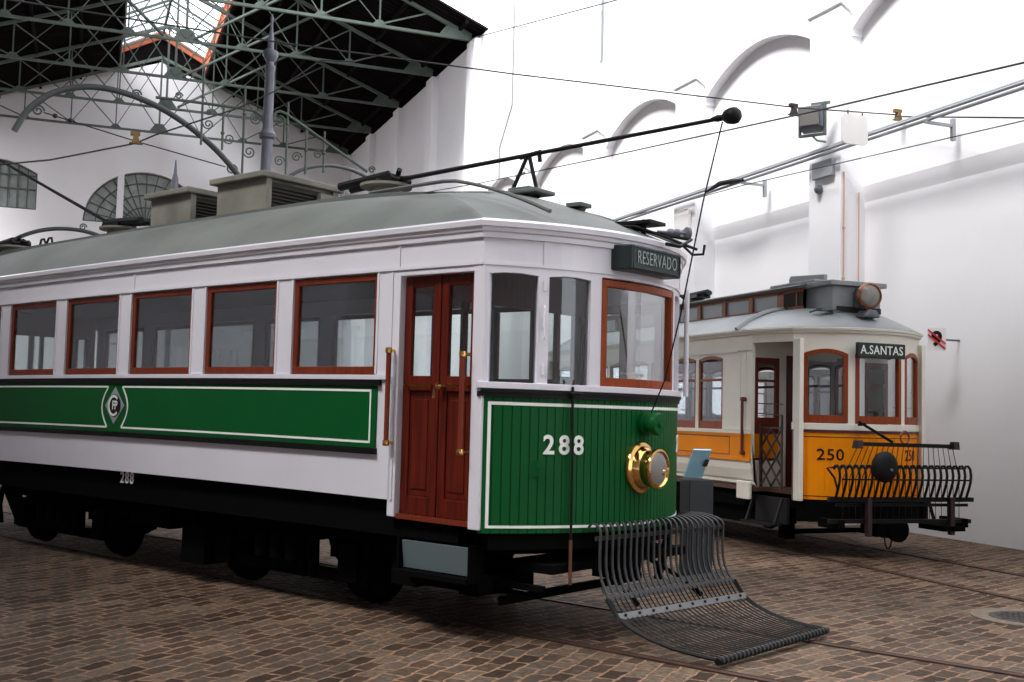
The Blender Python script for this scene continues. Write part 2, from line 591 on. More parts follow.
def cambered_window():
    root = thing('window_2', '', '')
    del root['label']; del root['category']
    root['kind'] = 'structure'
    mb = MB()
    mb.add([(GX - 0.3, p[0], p[1]) for p in CW[0]], [tuple(range(len(CW[0])))])
    struct(mb.build('pane', 'oldglass', root))
    mb = MB()
    xg = GX - 0.24
    for k in range(0, 9):
        y = -5.2 + 3.07 * k / 8
        t = k / 8
        mb.bar((xg, y, 9.85), (xg, y, 11.45 + 0.5 * math.sin(PI * t)), 0.05 if k % 2 else 0.08)
    for z in (9.9, 10.75, 11.35):
        mb.bar((xg, -5.2, z), (xg, -2.13, z), 0.055)
    pts = [(xg, -5.2 + 3.07 * i / 12, 11.45 + 0.48 * math.sin(PI * i / 12)) for i in range(13)]
    for a, b in zip(pts[:-1], pts[1:]): mb.bar(a, b, 0.08)
    struct(mb.build('muntin', 'truss', root))


cambered_window()

# roof of the hall: corrugated sheets, open along the ridge for the glazed lantern
LY0, LY1 = 0.95, 4.6
RX0, RX1 = -51.9, -32.45


def roof_sheet(ya, yb):
    mb = MB()
    nx = 400
    for dz in (0.0, 0.08):
        mb.grid(lambda u, v, dz=dz: (RX0 + (RX1 - RX0) * u, ya + (yb - ya) * v,
                                     zroof(ya + (yb - ya) * v) + 0.28 + dz + 0.085 * math.sin(u * (RX1 - RX0) / 0.30 * 2 * PI)), nx, 1, False)
    return mb


mb = roof_sheet(LY1, 11.75)
mb2 = roof_sheet(LY0, -6.3)
mb.add(mb2.v, mb2.f)
for y in (10.9, 9.2, 7.6, 6.0, 4.7, 0.9, -0.6, -2.2, -3.8, -5.4):
    mb.box(RX0, RX1, y - 0.05, y + 0.05, zroof(y) + 0.10, zroof(y) + 0.24)
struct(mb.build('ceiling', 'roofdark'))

MB.hall = None
# added out-of-view roof blocking sky light; open along the white wall and one slot
mb = MB(); mb.box(-30.9, 9.3, -16, -7.4, 13.7, 13.95); mb.box(-30.9, 9.3, -4.9, 4.6, 13.7, 13.95); mb.box(-30.9, -15, -7.4, -4.9, 13.7, 13.95)
for k in range(9):
    mb.box(-31 + 4.4 * k, -30.8 + 4.4 * k, -16, 4.6, 13.5, 13.7)
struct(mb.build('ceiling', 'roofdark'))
mb = MB(); mb.box(-56, 9, -16.3, -16, 0, 13.7)
struct(mb.build('added_wall_left', 'plaster_dark'))  # added outside the view to hold back horizon light from the left
mb = MB(); mb.box(9, 9.3, -16, 12, 0, 13.7)
struct(mb.build('added_wall_front', 'plaster_dark'))  # unseen wall put in to close off light from behind the camera

MB.hall = hall_place
# lantern over the ridge: gable board, side boards, glazing bars and glass
LZ0 = zroof(LY1) + 0.2
LZ1 = LZ0 + 0.75


def lantern():
    mb = MB()
    # end board behind the orange edge
    mb.add([(GX, LY0 - .1, zroof(LY0)), (GX, LY1 + .1, zroof(LY1)), (GX, LY1 + .1, LZ1), (GX, YC, LZ1 + 0.95), (GX, LY0 - .1, LZ1),
            (GX, YC, ZR)], [(0, 5, 3, 4), (5, 1, 2, 3)])
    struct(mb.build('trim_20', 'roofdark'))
    mb = MB()
    for ya, yb in ((LY0 - .15, YC), (LY1 + .15, YC)):
        za = LZ1 - .04
        mb.bar((GX + .05, ya, za), (GX + .05, yb, LZ1 + 0.98), 0.16, 0.20)
        mb.bar((GX + .16, ya, za + .14), (GX + .16, yb, LZ1 + 1.16), 0.10, 0.10)
    for y in (LY0, LY1):
        mb.box(GX, RX1, y - .04, y + .04, zroof(y) + .2, zroof(y) + .42)
        mb.box(GX, RX1, y - .04, y + .04, LZ1 - .12, LZ1 + .04)
        for k in range(40):
            x = GX + 0.5 * k
            if x < RX1: mb.box(x, x + .06, y - .03, y + .03, zroof(y) + .3, LZ1)
    struct(mb.build('trim_21', 'orange_wood'))
    mb = MB()
    for k in range(14):
        x = GX + 1.5 * k
        if x > RX1: break
        mb.bar((x, LY0, LZ1), (x, YC, LZ1 + .95), 0.05)
        mb.bar((x, LY1, LZ1), (x, YC, LZ1 + .95), 0.05)
    mb.box(GX, RX1, YC - .05, YC + .05, LZ1 + .88, LZ1 + 1.0)
    struct(mb.build('trim_22', 'truss'))
    mb = MB()
    for s, ye in ((0, LY0), (1, LY1)):
        mb.add([(GX, ye, LZ1 + .05), (RX1, ye, LZ1 + .05), (RX1, YC, LZ1 + 1.0), (GX, YC, LZ1 + 1.0)], [(0, 1, 2, 3)])
    struct(mb.build('window_3', glass('lantern_glass', (0.95, 0.97, 1.0), 0.02)))


lantern()


# trusses
MB.hall = lambda p: (p[0] * HK, p[1] * HK, p[2] * HK)
def truss(x, label, first):
    root = thing('roof_truss', label, 'roof truss', hall_place((x, YC, 13.65)), group='steel trusses across the hall')
    H = 8.55
    nodes = [0, 1.82, 3.65, 5.5, H]
    def zt(y): return zroof(YC + abs(y)) - 13.65 + 0.02
    mb = MB()
    mb.bar((0, -H, 0), (0, H, 0), 0.10, 0.085)
    mb.build('bottom_chord', 'truss', root)
    for s in (-1, 1):
        mb = MB(); mb.bar((0, s * H, 0.12), (0, s * 1.82, zt(1.82)), 0.10, 0.11)
        mb.bar((0, s * 1.82, zt(1.82)), (0, 0, zt(0)), 0.12, 0.12)
        mb.build('top_chord', 'truss', root)
        for k, y in enumerate(nodes[1:4]):
            mb = MB(); mb.bar((0, s * y, 0), (0, s * y, zt(y)), 0.05, 0.05)
            mb.build('vertical', 'truss', root)
        for a, b in ((0, 1), (1, 2), (2, 3), (3, 4)):
            mb = MB()
            if b == 4: mb.bar((0.03, s * nodes[a], 0.05), (0.03, s * 7.0, zt(7.0)), 0.045)
            else: mb.bar((0.03, s * nodes[a], 0.05), (0.03, s * nodes[b], zt(nodes[b])), 0.042)
            mb.build('diagonal', 'truss', root)
        for a, b in ((1, 0), (2, 1), (3, 2)):
            mb = MB(); mb.bar((-0.03, s * nodes[a], 0.05), (-0.03, s * nodes[b], zt(nodes[b])), 0.03)
            mb.build('diagonal', 'truss', root)
        for y in nodes[1:4]:
            mb = MB(); mb.prism([(s * y - .24, 0.03), (s * y + .24, 0.03), (s * y + .08, .19), (s * y - .08, .19)], 'x', -.02, .02)
            mb.build('gusset', 'truss', root)
        mb = MB(); mb.prism([(s * H, -.05), (s * (H - 1.1), .03), (s * (H - .8), .42), (s * H, .3)], 'x', -.04, .04)
        mb.build('end_plate', 'truss', root)
    mb = MB(); mb.prism([(-.42, 0.03), (.42, 0.03), (.16, .4), (-.16, .4)], 'x', -.025, .025); mb.build('gusset', 'truss', root)
    mb = MB(); mb.bar((0, 0, 0), (0, 0, zt(0)), 0.08); mb.build('king_post', 'truss', root)
    # lantern frame standing on the truss
    for s in (-1, 1):
        mb = MB(); mb.bar((0, s * 1.8, zt(1.8)), (0, s * 1.8, LZ1 - 13.65), 0.09); mb.build('lantern_post', 'truss', root)
        mb = MB(); mb.bar((0, s * 1.8, LZ1 - 13.65), (0, 0, LZ1 - 13.65 + .92), 0.08); mb.build('lantern_rafter', 'truss', root)
    return root


TR = [(-33.2, 'grey green steel roof truss nearest the camera, over the open yard side of the hall'),
      (-37.4, 'second grey green steel roof truss counted from the yard side'),
      (-41.9, 'third grey green steel roof truss, halfway along the dark hall'),
      (-46.4, 'fourth grey green steel roof truss, next to last before the gable wall'),
      (-50.8, 'hindmost grey green steel roof truss, close against the white gable wall')]
for i, (x, l) in enumerate(TR): truss(x, l, i == 0)

MB.hall = hall_place
# wind braces between the trusses
for (a, b, l) in [((-33.0, 7.0, 15.2), (-37.4, 3.0, 13.75), 'long thin diagonal brace between the two nearest trusses, right of the lamp column'),
                  ((-37.4, 7.0, 15.2), (-41.9, 3.0, 13.75), 'long thin diagonal brace between the second and third truss, behind the lamp column'),
                  ((-41.9, 7.0, 15.2), (-46.4, 3.2, 13.75), 'short looking diagonal brace between the third and fourth truss'),
                  ((-33.0, -1.5, 15.2), (-37.4, 2.0, 13.75), 'thin pale diagonal brace left of the bright roof lantern')]:
    mb = MB(); mb.bar(a, b, 0.07)
    tag(mb.build('wind_brace', 'truss'), l, 'brace')


MB.hall = None
# ------------------------------------------------------------------ lamp column with scroll brackets
def column():
    root = thing('lamp_column', 'tall grey cast iron column with finial and scrolled brackets behind the green tram', 'column', (-18, 2.66, 0))
    mb = MB()
    mb.lathe([(0.22, 0), (0.22, 0.5), (0.15, 0.6), (0.13, 1.2), (0.10, 4.6), (0.09, 5.95), (0.13, 5.98), (0.14, 6.04), (0.10, 6.1), (0.085, 6.14),
              (0.075, 7.1), (0.085, 7.12), (0.085, 7.18)], n=20)
    mb.build('shaft', 'iron', root)
    mb = MB()
    mb.lathe([(0.07, 7.18), (0.06, 7.24), (0.10, 7.3), (0.13, 7.36), (0.12, 7.42), (0.05, 7.46), (0.05, 7.62), (0.03, 7.75), (0.018, 7.95), (0.03, 7.98), (0.01, 8.05)], n=16)
    mb.build('finial', 'iron', root)
    # right bracket (towards +y) and left bracket
    mb = MB()
    def rel(y, z): return (0, y - 2.66, z)
    mb.tube([rel(2.74, 6.3), rel(2.78, 6.42), rel(2.85, 6.45), rel(2.95, 6.42), rel(3.3, 6.22), rel(3.8, 5.92), rel(4.35, 5.6)], 0.024, 8)
    for y, z0, z1 in ((2.98, 5.2, 6.62), (3.3, 5.45, 6.22), (3.6, 5.5, 6.2)):
        mb.tube([rel(y, z0), rel(y, z1)], 0.018, 6)
        mb.lathe([(0.018, z1 - .4), (0.035, z1 - .37), (0.018, z1 - .34)], rel(y, 0), n=8)
    for c, r, st, sg in (((2.85, 6.28), .1, PI * .5, -1), ((2.87, 5.62), .09, 0, 1), ((3.15, 5.72), .085, 0, 1), ((3.5, 5.8), .08, 0, 1), ((4.42, 5.64), .06, 0, 1)):
        scroll(mb, rel(*c), r, (0, 1, 0), (0, 0, 1), 1.6, 0.012, st, sg)
    mb.build('right_bracket', 'truss', root)
    mb = MB()
    mb.tube([rel(2.6, 6.2), rel(2.57, 6.32), rel(2.45, 6.4), rel(2.2, 6.42), rel(1.5, 6.43), rel(0.9, 6.43)], 0.024, 8)
    for y, z0, z1 in ((2.28, 5.2, 6.8), (1.95, 5.7, 6.45), (1.62, 5.75, 7.0)):
        mb.tube([rel(y, z0), rel(y, z1)], 0.018, 6)
        mb.lathe([(0.018, z1 - .5), (0.035, z1 - .47), (0.018, z1 - .44)], rel(y, 0), n=8)
    for c, r, st, sg in (((2.47, 6.27), .1, PI * .5, 1), ((2.38, 5.72), .1, PI, 1), ((2.05, 5.9), .09, PI, 1), ((1.72, 6.1), .085, PI, 1), ((1.72, 6.3), .05, PI, 1), ((1.25, 6.5), .06, 0, 1)):
        scroll(mb, rel(*c), r, (0, 1, 0), (0, 0, 1), 1.6, 0.012, st, sg)
    mb.build('left_bracket', 'truss', root)
    return root


column()


def arch_arm(x, pts, r, tie, label, scr):
    root = thing('wire_arch', label, 'wire support arch', (x, 0, 0), group='curved wire support arms')
    mb = MB()
    # smooth the control polygon
    P = [Vector((0, p[0], p[1])) for p in pts]
    for _ in range(3):
        Q = [P[0]]
        for a, b in zip(P[:-1], P[1:]): Q += [a * .75 + b * .25, a * .25 + b * .75]
        Q.append(P[-1]); P = Q
    mb.tube(P, r, 10)
    mb.build('arm', 'archiron', root)
    mb = MB(); mb.tube([(0, *tie[0]), (0, (tie[0][0] + tie[1][0]) / 2, (tie[0][1] + tie[1][1]) / 2 - .02), (0, *tie[1])], 0.010, 6)
    for t in (0.06, 0.14):
        c = [tie[0][i] * (1 - t) + tie[1][i] * t for i in (0, 1)]
        mb.lathe([(0.01, -.04), (0.035, -.02), (0.035, .02), (0.01, .04)], (0, *c), (0, 1, -.3), 10)
    mb.build('tie_wire', 'wire', root)
    for c, rr in scr:
        mb = MB(); scroll(mb, (0, *c), rr, (0, 1, 0), (0, 0, 1), 1.6, 0.014); mb.build('scroll', 'archiron', root)
    if x > -19: return          # springs from the tall column
    # the post it springs from, down to the ground
    mb = MB(); b = pts[-1]
    mb.lathe([(0.09, 0), (0.06, 1.0), (0.05, b[1])], (0, b[0], 0), (0, 0, 1), 12)
    mb.build('post', 'archiron', root)


arch_arm(-18.3, [(-1.12, 5.72), (-.95, 6.1), (-.55, 6.45), (.1, 6.6), (.95, 6.4), (1.7, 5.95), (2.25, 5.42), (2.6, 4.9)], 0.048, ((-.72, 6.06), (2.05, 5.5)),
         'large dark curved arm with tie wire and scrolls left of the tall column', [((-.8, 6.08), .09), ((2.15, 5.47), .09), ((.62, 6.52), .08)])
arch_arm(-26.0, [(3.9, 6.5), (4.25, 6.95), (4.7, 7.3), (5.3, 7.45), (5.9, 7.4), (6.5, 7.15), (6.8, 6.9)], 0.045, ((4.45, 6.85), (6.3, 6.6)),
         'slim grey curved arm right of the tall column, rising behind the trolley base', [((4.35, 6.9), .09)])
arch_arm(-26.2, [(-1.8, 4.7), (-1.55, 5.1), (-.9, 5.4), (-.2, 5.45), (.4, 5.3), (.9, 5.05)], 0.045, ((-1.4, 4.85), (.6, 5.25)),
         'low grey curved arm above the rear end of the green tram roof', [((-.1, 5.5), .08)])

mb = MB(); mb.lathe([(0.12, 0), (0.08, 3), (0.07, 7.7), (0.17, 7.8), (0.17, 7.95), (0.1, 8.0), (0.1, 8.3), (0.05, 8.5), (0.02, 8.9)], (-34, 2.36, 0), n=14)
tag(mb.build('far_lamp_column', 'iron'), 'thin grey post with finial in front of the fan window', 'column')

# ------------------------------------------------------------------ overhead wires
def wire(pts, r, label, name='overhead_wire'):
    mb = MB(); mb.tube(pts, r, 6)
    return tag(mb.build(name, 'wire'), label, 'wire')


wire([(-13, -1.5, 5.98), (-13, 2.0, 5.93), (-13, 5.0, 5.96), (-13, 9.4, 6.07), (-13, 11.2, 6.19)], 0.010,
     'black span wire crossing from the dark roof to the white wall, above the trolley pole')
wire([(-12.95, 11.1, 6.14), (-10.4, 10.95, 5.48), (-8, 10.9, 5.0)], 0.012, 'level black wire leaving the right brass clamp towards the frame edge')
wire([(-6.6, 8.77, 5.1), (-8.34, 8.77, 5.28), (-11.65, 8.77, 5.62), (-18.17, 8.77, 6.35), (-24.8, 8.77, 7.12), (-33.1, 8.77, 8.2)], 0.012,
     'thin trolley wire rising to the upper right corner over the floodlight')
wire([(-9.4, 10.7, 5.32), (-10.2, 10.7, 5.36), (-16.4, 10.7, 5.70), (-22, 10.7, 5.86)], 0.008, 'thin black cable running just below the wall conduit')
wire([(-31.9, 10.84, 13.2), (-31.5, 10.84, 13.13), (-21.7, 10.84, 10.92), (-17.5, 10.84, 9.97)], 0.016, 'black cable from the first truss end up across the bright wall')
wire([(-16, -2.5, 4.55), (-16, -1.13, 4.73), (-16, -.52, 4.86), (-16, .56, 5.21), (-16, .82, 5.36), (-16, 1.93, 5.88), (-16, 2.45, 6.2), (-16, 3.1, 6.75), (-16, 3.6, 6.8)], 0.012,
     'sagging wire climbing from the far left window to the tall column')


def clamp(c, label, m):
    mb = MB()
    mb.box(c[0] - .03, c[0] + .03, c[1] - .08, c[1] + .05, c[2] + .02, c[2] + .07)
    mb.prism([(c[1] - .06, c[2] - .08), (c[1] + .05, c[2] - .08), (c[1] + .02, c[2] + .03), (c[1] - .03, c[2] + .03)], 'x', c[0] - .03, c[0] + .03)
    mb.box(c[0] - .03, c[0] + .03, c[1] - .09, c[1] + .09, c[2] - .10, c[2] - .08)
    tag(mb.build('wire_clamp', m, bev=.004), label, 'wire clamp')


clamp((-13, 9.34, 6.05), 'small brown clamp on the span wire left of the floodlight', 'darkbrown')
clamp((-13, 11.2, 6.2), 'small brass clamp on the span wire right of the white plate', 'oldbrass')
clamp((-16, .57, 5.3), 'small brass clamp on the sagging wire before the far gable', 'oldbrass')

# ------------------------------------------------------------------ fittings on the white wall
root = thing('wall_conduit', 'bundle of galvanised conduits running along the white wall on arms', 'conduit', (0, 0, 0))
for dy, dz in ((0, 0), (.06, .05), (.02, -.06)):
    mb = MB(); mb.tube([(-9.6, 10.75 + dy, 5.86 + dz), (-22.6, 10.75 + dy, 5.86 + dz)], 0.026, 8)
    mb.build('pipe', 'conduit', root)
for x in (-11.9, -16.45, -21.0):
    mb = MB(); mb.box(x - .02, x + .02, 10.72, 11.24, 5.74, 5.78); mb.box(x - .03, x + .03, 11.18, 11.23, 5.55, 5.86)
    mb.build('support_arm', 'conduit', root)
mb = MB(); mb.tube([(-17.6, 10.7, 5.8), (-17.1, 10.68, 5.86), (-16.75, 10.7, 5.84), (-16.4, 10.72, 5.8)], [.02, .05, .045, .02], 8)
mb.build('joint', 'black', root)

root = thing('floodlight', 'grey metal floodlight aimed down from the white pier', 'floodlight', (-14.25, 10.58, 6.36), rz=-1.0)
root.scale = (.8, .8, .8
)
mb = MB(); mb.prism([(-.13, -.26), (.13, -.20), (.15, .22), (-.09, .26)], 'y', -.24, .24)
mb.v = [(p[0] + (.10 * p[2]), p[1], p[2]) for p in mb.v]
mb.build('housing', 'iron', root, bev=.02)
mb = MB(); mb.box(.13, .17, -.19, .19, -.16, .17); mb.v = [(p[0] + (.10 * p[2]), p[1], p[2]) for p in mb.v]; mb.build('lens', 'lens', root)
mb = MB(); mb.box(-.06, .04, .24, .27, -.32, .3); mb.box(-.06, .04, -.27, -.24, -.32, .1); mb.box(-.06, .04, -.27, .27, -.35, -.31)
mb.box(-.04, .02, -.02, .35, .26, .31)
mb.build('yoke', 'truss', root)
mb = MB(); mb.tube([(0, 0, -.34), (0, .1, -.45), (0, .28, -.5)], .02, 8); mb.build('cable', 'truss', root)

mb = MB(); mb.box(-14.62, -14.12, 10.85, 10.925, 5.47, 5.74)
tag(mb.build('junction_box', 'conduit', bev=.01), 'grey box on the white pier directly under the floodlight', 'junction box')
mb = MB(); mb.box(-19.05, -18.5, 10.85, 10.92, 5.25, 5.66)
tag(mb.build('junction_box', 'whiteplate', bev=.01), 'pale grey box under the conduit, above the roof of the yellow tram', 'junction box')
mb = MB(); mb.lathe([(.07, 0), (.075, .03), (.06, .07), (.03, .1)], (-14.5, 10.92, 5.30), (0.3, -1, 0), 16)
tag(mb.build('alarm_bell', 'iron'), 'small round dark bell on the pier below the grey box', 'bell')

root = thing('hanging_plate', 'blank white rounded plate hanging from the span wire beside the floodlight', 'sign', (-13, 10.40, 5.87))
mb = MB()
rr = .06; w, h = .23, .22
pts = []
for cx_, cz_, a0 in ((w - rr, h - rr, 0), (-w + rr, h - rr, PI / 2), (-w + rr, -h + rr, PI), (w - rr, -h + rr, 1.5 * PI)):
    for k in range(6): pts.append((cx_ + rr * math.cos(a0 + k * PI / 10), cz_ + rr * math.sin(a0 + k * PI / 10)))
mb.prism(pts, 'x', -.012, .012); mb.build('plate', 'whiteplate', root)
for y in (-.12, .14):
    mb = MB(); mb.tube([(0, y, .2), (0, y, .28)], .012, 6); mb.build('hook', 'copper', root)

mb = MB(); mb.tube([(-13.985, 10.99, 0), (-13.985, 10.99, 5.5)], .011, 6)
for z in (1, 2, 3, 3.8, 4.6): mb.box(-14.0, -13.97, 10.97, 11.01, z, z + .03)
tag(mb.build('drain_pipe', 'pinkpipe'), 'thin pinkish pipe down the corner of the pier above the yellow tram headlight', 'pipe')
mb = MB(); mb.tube([(-13.975, 11.27, 0), (-13.975, 11.27, 5.2)], .009, 6)
tag(mb.build('drain_pipe', 'pinkpipe'), 'very thin pipe in the corner where that pier meets the wall field', 'pipe')
mb = MB(); mb.tube([(-22.8, 11.0, 17), (-22.8, 11.0, 9.9), (-23.5, 11.0, 9.0), (-23.5, 11.0, 7.9)], .03, 6)
tag(mb.build('down_pipe', 'conduit'), 'bent vertical pipe high on the bright wall above the trolley pole', 'pipe')
mb = MB(); mb.tube([(-28.3, 10.9, 15.5), (-28.3, 10.9, 10.2), (-29.2, 10.9, 9.2), (-29.2, 10.9, 8.2)], .03, 6)
tag(mb.build('down_pipe', 'conduit'), 'bent vertical pipe on the shaded wall near the dark roof edge', 'pipe')

root = thing('route_sign', 'small white square sign with a struck through number nine, right of the yellow tram', 'sign', (-11.97, 10.98, 2.76), rz=-.73)
mb = MB(); mb.box(-.01, .01, -.12, .12, -.155, .155); mb.build('plate', 'whiteplate', root)
mb = MB(); mb.text('9', .27, lambda u, v, w: (.014 + w, u, v), .003, .012); mb.build('number', 'black', root)
mb = MB()
for d in (-.035, .035): mb.bar((.024, -.115, .10 + d), (.024, .115, -.10 + d), .022, .004, (1, 0, 0))
mb.build('stripe', 'red', root)
mb = MB(); mb.bar((-.02, .0, 0.0), (-.3, .3, 0.0), .025); mb.build('bracket', 'iron', root)

# ------------------------------------------------------------------ rails, manhole
A288 = YAW - 0.8784            # (tram heading relative to the building is -A288)
A288 = 0.8784 - YAW
ca, sa = math.cos(A288), math.sin(A288)
def T2W(x, y):
    x -= 4.465; y += 6.95
    return (ca * x - sa * y, sa * x + ca * y)
def rail(pfun, x0, x1, y, label):
    mb = MB()
    for a, b, z in ((-.028, .028, .012), (.05, .062, .010)):
        p0, p1, p2, p3 = pfun(x0, y + a), pfun(x1, y + a), pfun(x1, y + b), pfun(x0, y + b)
        mb.add([(*p0, -.05), (*p1, -.05), (*p2, -.05), (*p3, -.05), (*p0, z), (*p1, z), (*p2, z), (*p3, z)],
               [(0, 3, 2, 1), (4, 5, 6, 7), (0, 1, 5, 4), (1, 2, 6, 5), (2, 3, 7, 6), (3, 0, 4, 7)])
    r = tag(mb.build('tram_rail', 'rail'), label, 'rail')
    return r
rail(T2W, -13, 3.4, -.66, 'near rusty rail of the track under the green tram')
rail(T2W, -13, 4.2, .66, 'far rusty rail of the track under the green tram, past its fender')
idp = lambda x, y: (x, y)
rail(idp, -22, 0, 8.11, 'near rusty rail of the track under the yellow tram')
rail(idp, -22, 0, 9.43, 'far rusty rail of the track under the yellow tram, by the wall')

root = thing('manhole_cover', 'round iron manhole cover in a pale stone ring among the cobbles', 'manhole cover', (-7.05, 7.42, 0))
mb = MB(); mb.lathe([(.44, -.03), (.44, .010), (.30, .010), (.30, -.03)], n=40); mb.build('stone_ring', 'stonering', root)
mb = MB(); mb.lathe([(.295, -.03), (.295, .012)], n=36)
for k in range(-4, 5):
    for j in range(-4, 5):
        if k * k + j * j < 17: mb.box(k * .06 - .02, k * .06 + .02, j * .06 - .02, j * .06 + .02, .012, .016)
mb.build('cover', 'manhole', root)

# ------------------------------------------------------------------ information stand
root = thing('information_stand', 'dark slate pedestal with a tilted light blue text board between the trams', 'stand', (-9.85, 5.95, 0), rz=0.0)
mb = MB(); mb.box(-.11, .09, -.16, .12, 0, .97); mb.build('pedestal', 'slate', root, bev=.01)
mb = MB()
mb.prism([(-.10, .99), (-.085, .98), (.10, 1.27), (.085, 1.28)], 'y', -.125, .085)
mb.build('board', 'lightblue', root)
mb = MB(); mb.bar((.025, .045, 1.103), (.07, .045, 1.172), .03, .01, (-.8, 0, .6)); mb.bar((.025, .07, 1.103), (.07, .07, 1.172), .012, .01, (-.8, 0, .6))
mb.build('text_block', 'slate', root)

# ================================================================== GREEN TRAM 288
W = 1.27; FA = 0.52; XS = -FA; XR_ = -10.9 ; LT = -11.42
def warp288(p):
    x, y, z = p
    if z > 0.6: z = z - 0.03 * ((x + 5.0) / 5.0) ** 2 * min(1, (z - 0.6) / 0.2)
    return (x, y, z)
ox, oy = T2W(0, 0)
tram = thing('tram_car', 'long green and white tram numbered 288 with its slatted fender lowered', 'tram', (ox, oy, 0), A288)


def B(): return MB(warp288)


def fx(y, a=FA / (W * W)): return -a * y * y


def cpt(y, off, a=FA / (W * W), x0=0.0):
    nx, ny = 1.0, 2 * a * y
    l = math.hypot(nx, ny)
    return (x0 - a * y * y + off * nx / l, y + off * ny / l)


def slab(mb, y0, y1, z0, z1, o0, o1, n=None, a=FA / (W * W), x0=0.0, mir=None):
    """piece of the curved front; z0, z1 numbers or functions of y. mir: x of the rear end (mirrored)"""
    n = n or max(1, int(abs(y1 - y0) / 0.08))
    f0 = z0 if callable(z0) else (lambda y: z0)
    f1 = z1 if callable(z1) else (lambda y: z1)
    vs = []
    for i in range(n + 1):
        y = y0 + (y1 - y0) * i / n
        A_ = cpt(y, o0, a, x0); B_ = cpt(y, o1, a, x0)
        if mir is not None: A_ = (mir - A_[0], A_[1]); B_ = (mir - B_[0], B_[1])
        vs += [(A_[0], A_[1], f0(y)), (B_[0], B_[1], f0(y)), (B_[0], B_[1], f1(y)), (A_[0], A_[1], f1(y))]
    fs = [(0, 1, 2, 3), tuple(n * 4 + k for k in (3, 2, 1, 0))]
    for i in range(n):
        for k in range(4):
            p = i * 4 + k; q = i * 4 + (k + 1) % 4
            fs.append((p, q, q + 4, p + 4))
    return mb.add(vs, fs)


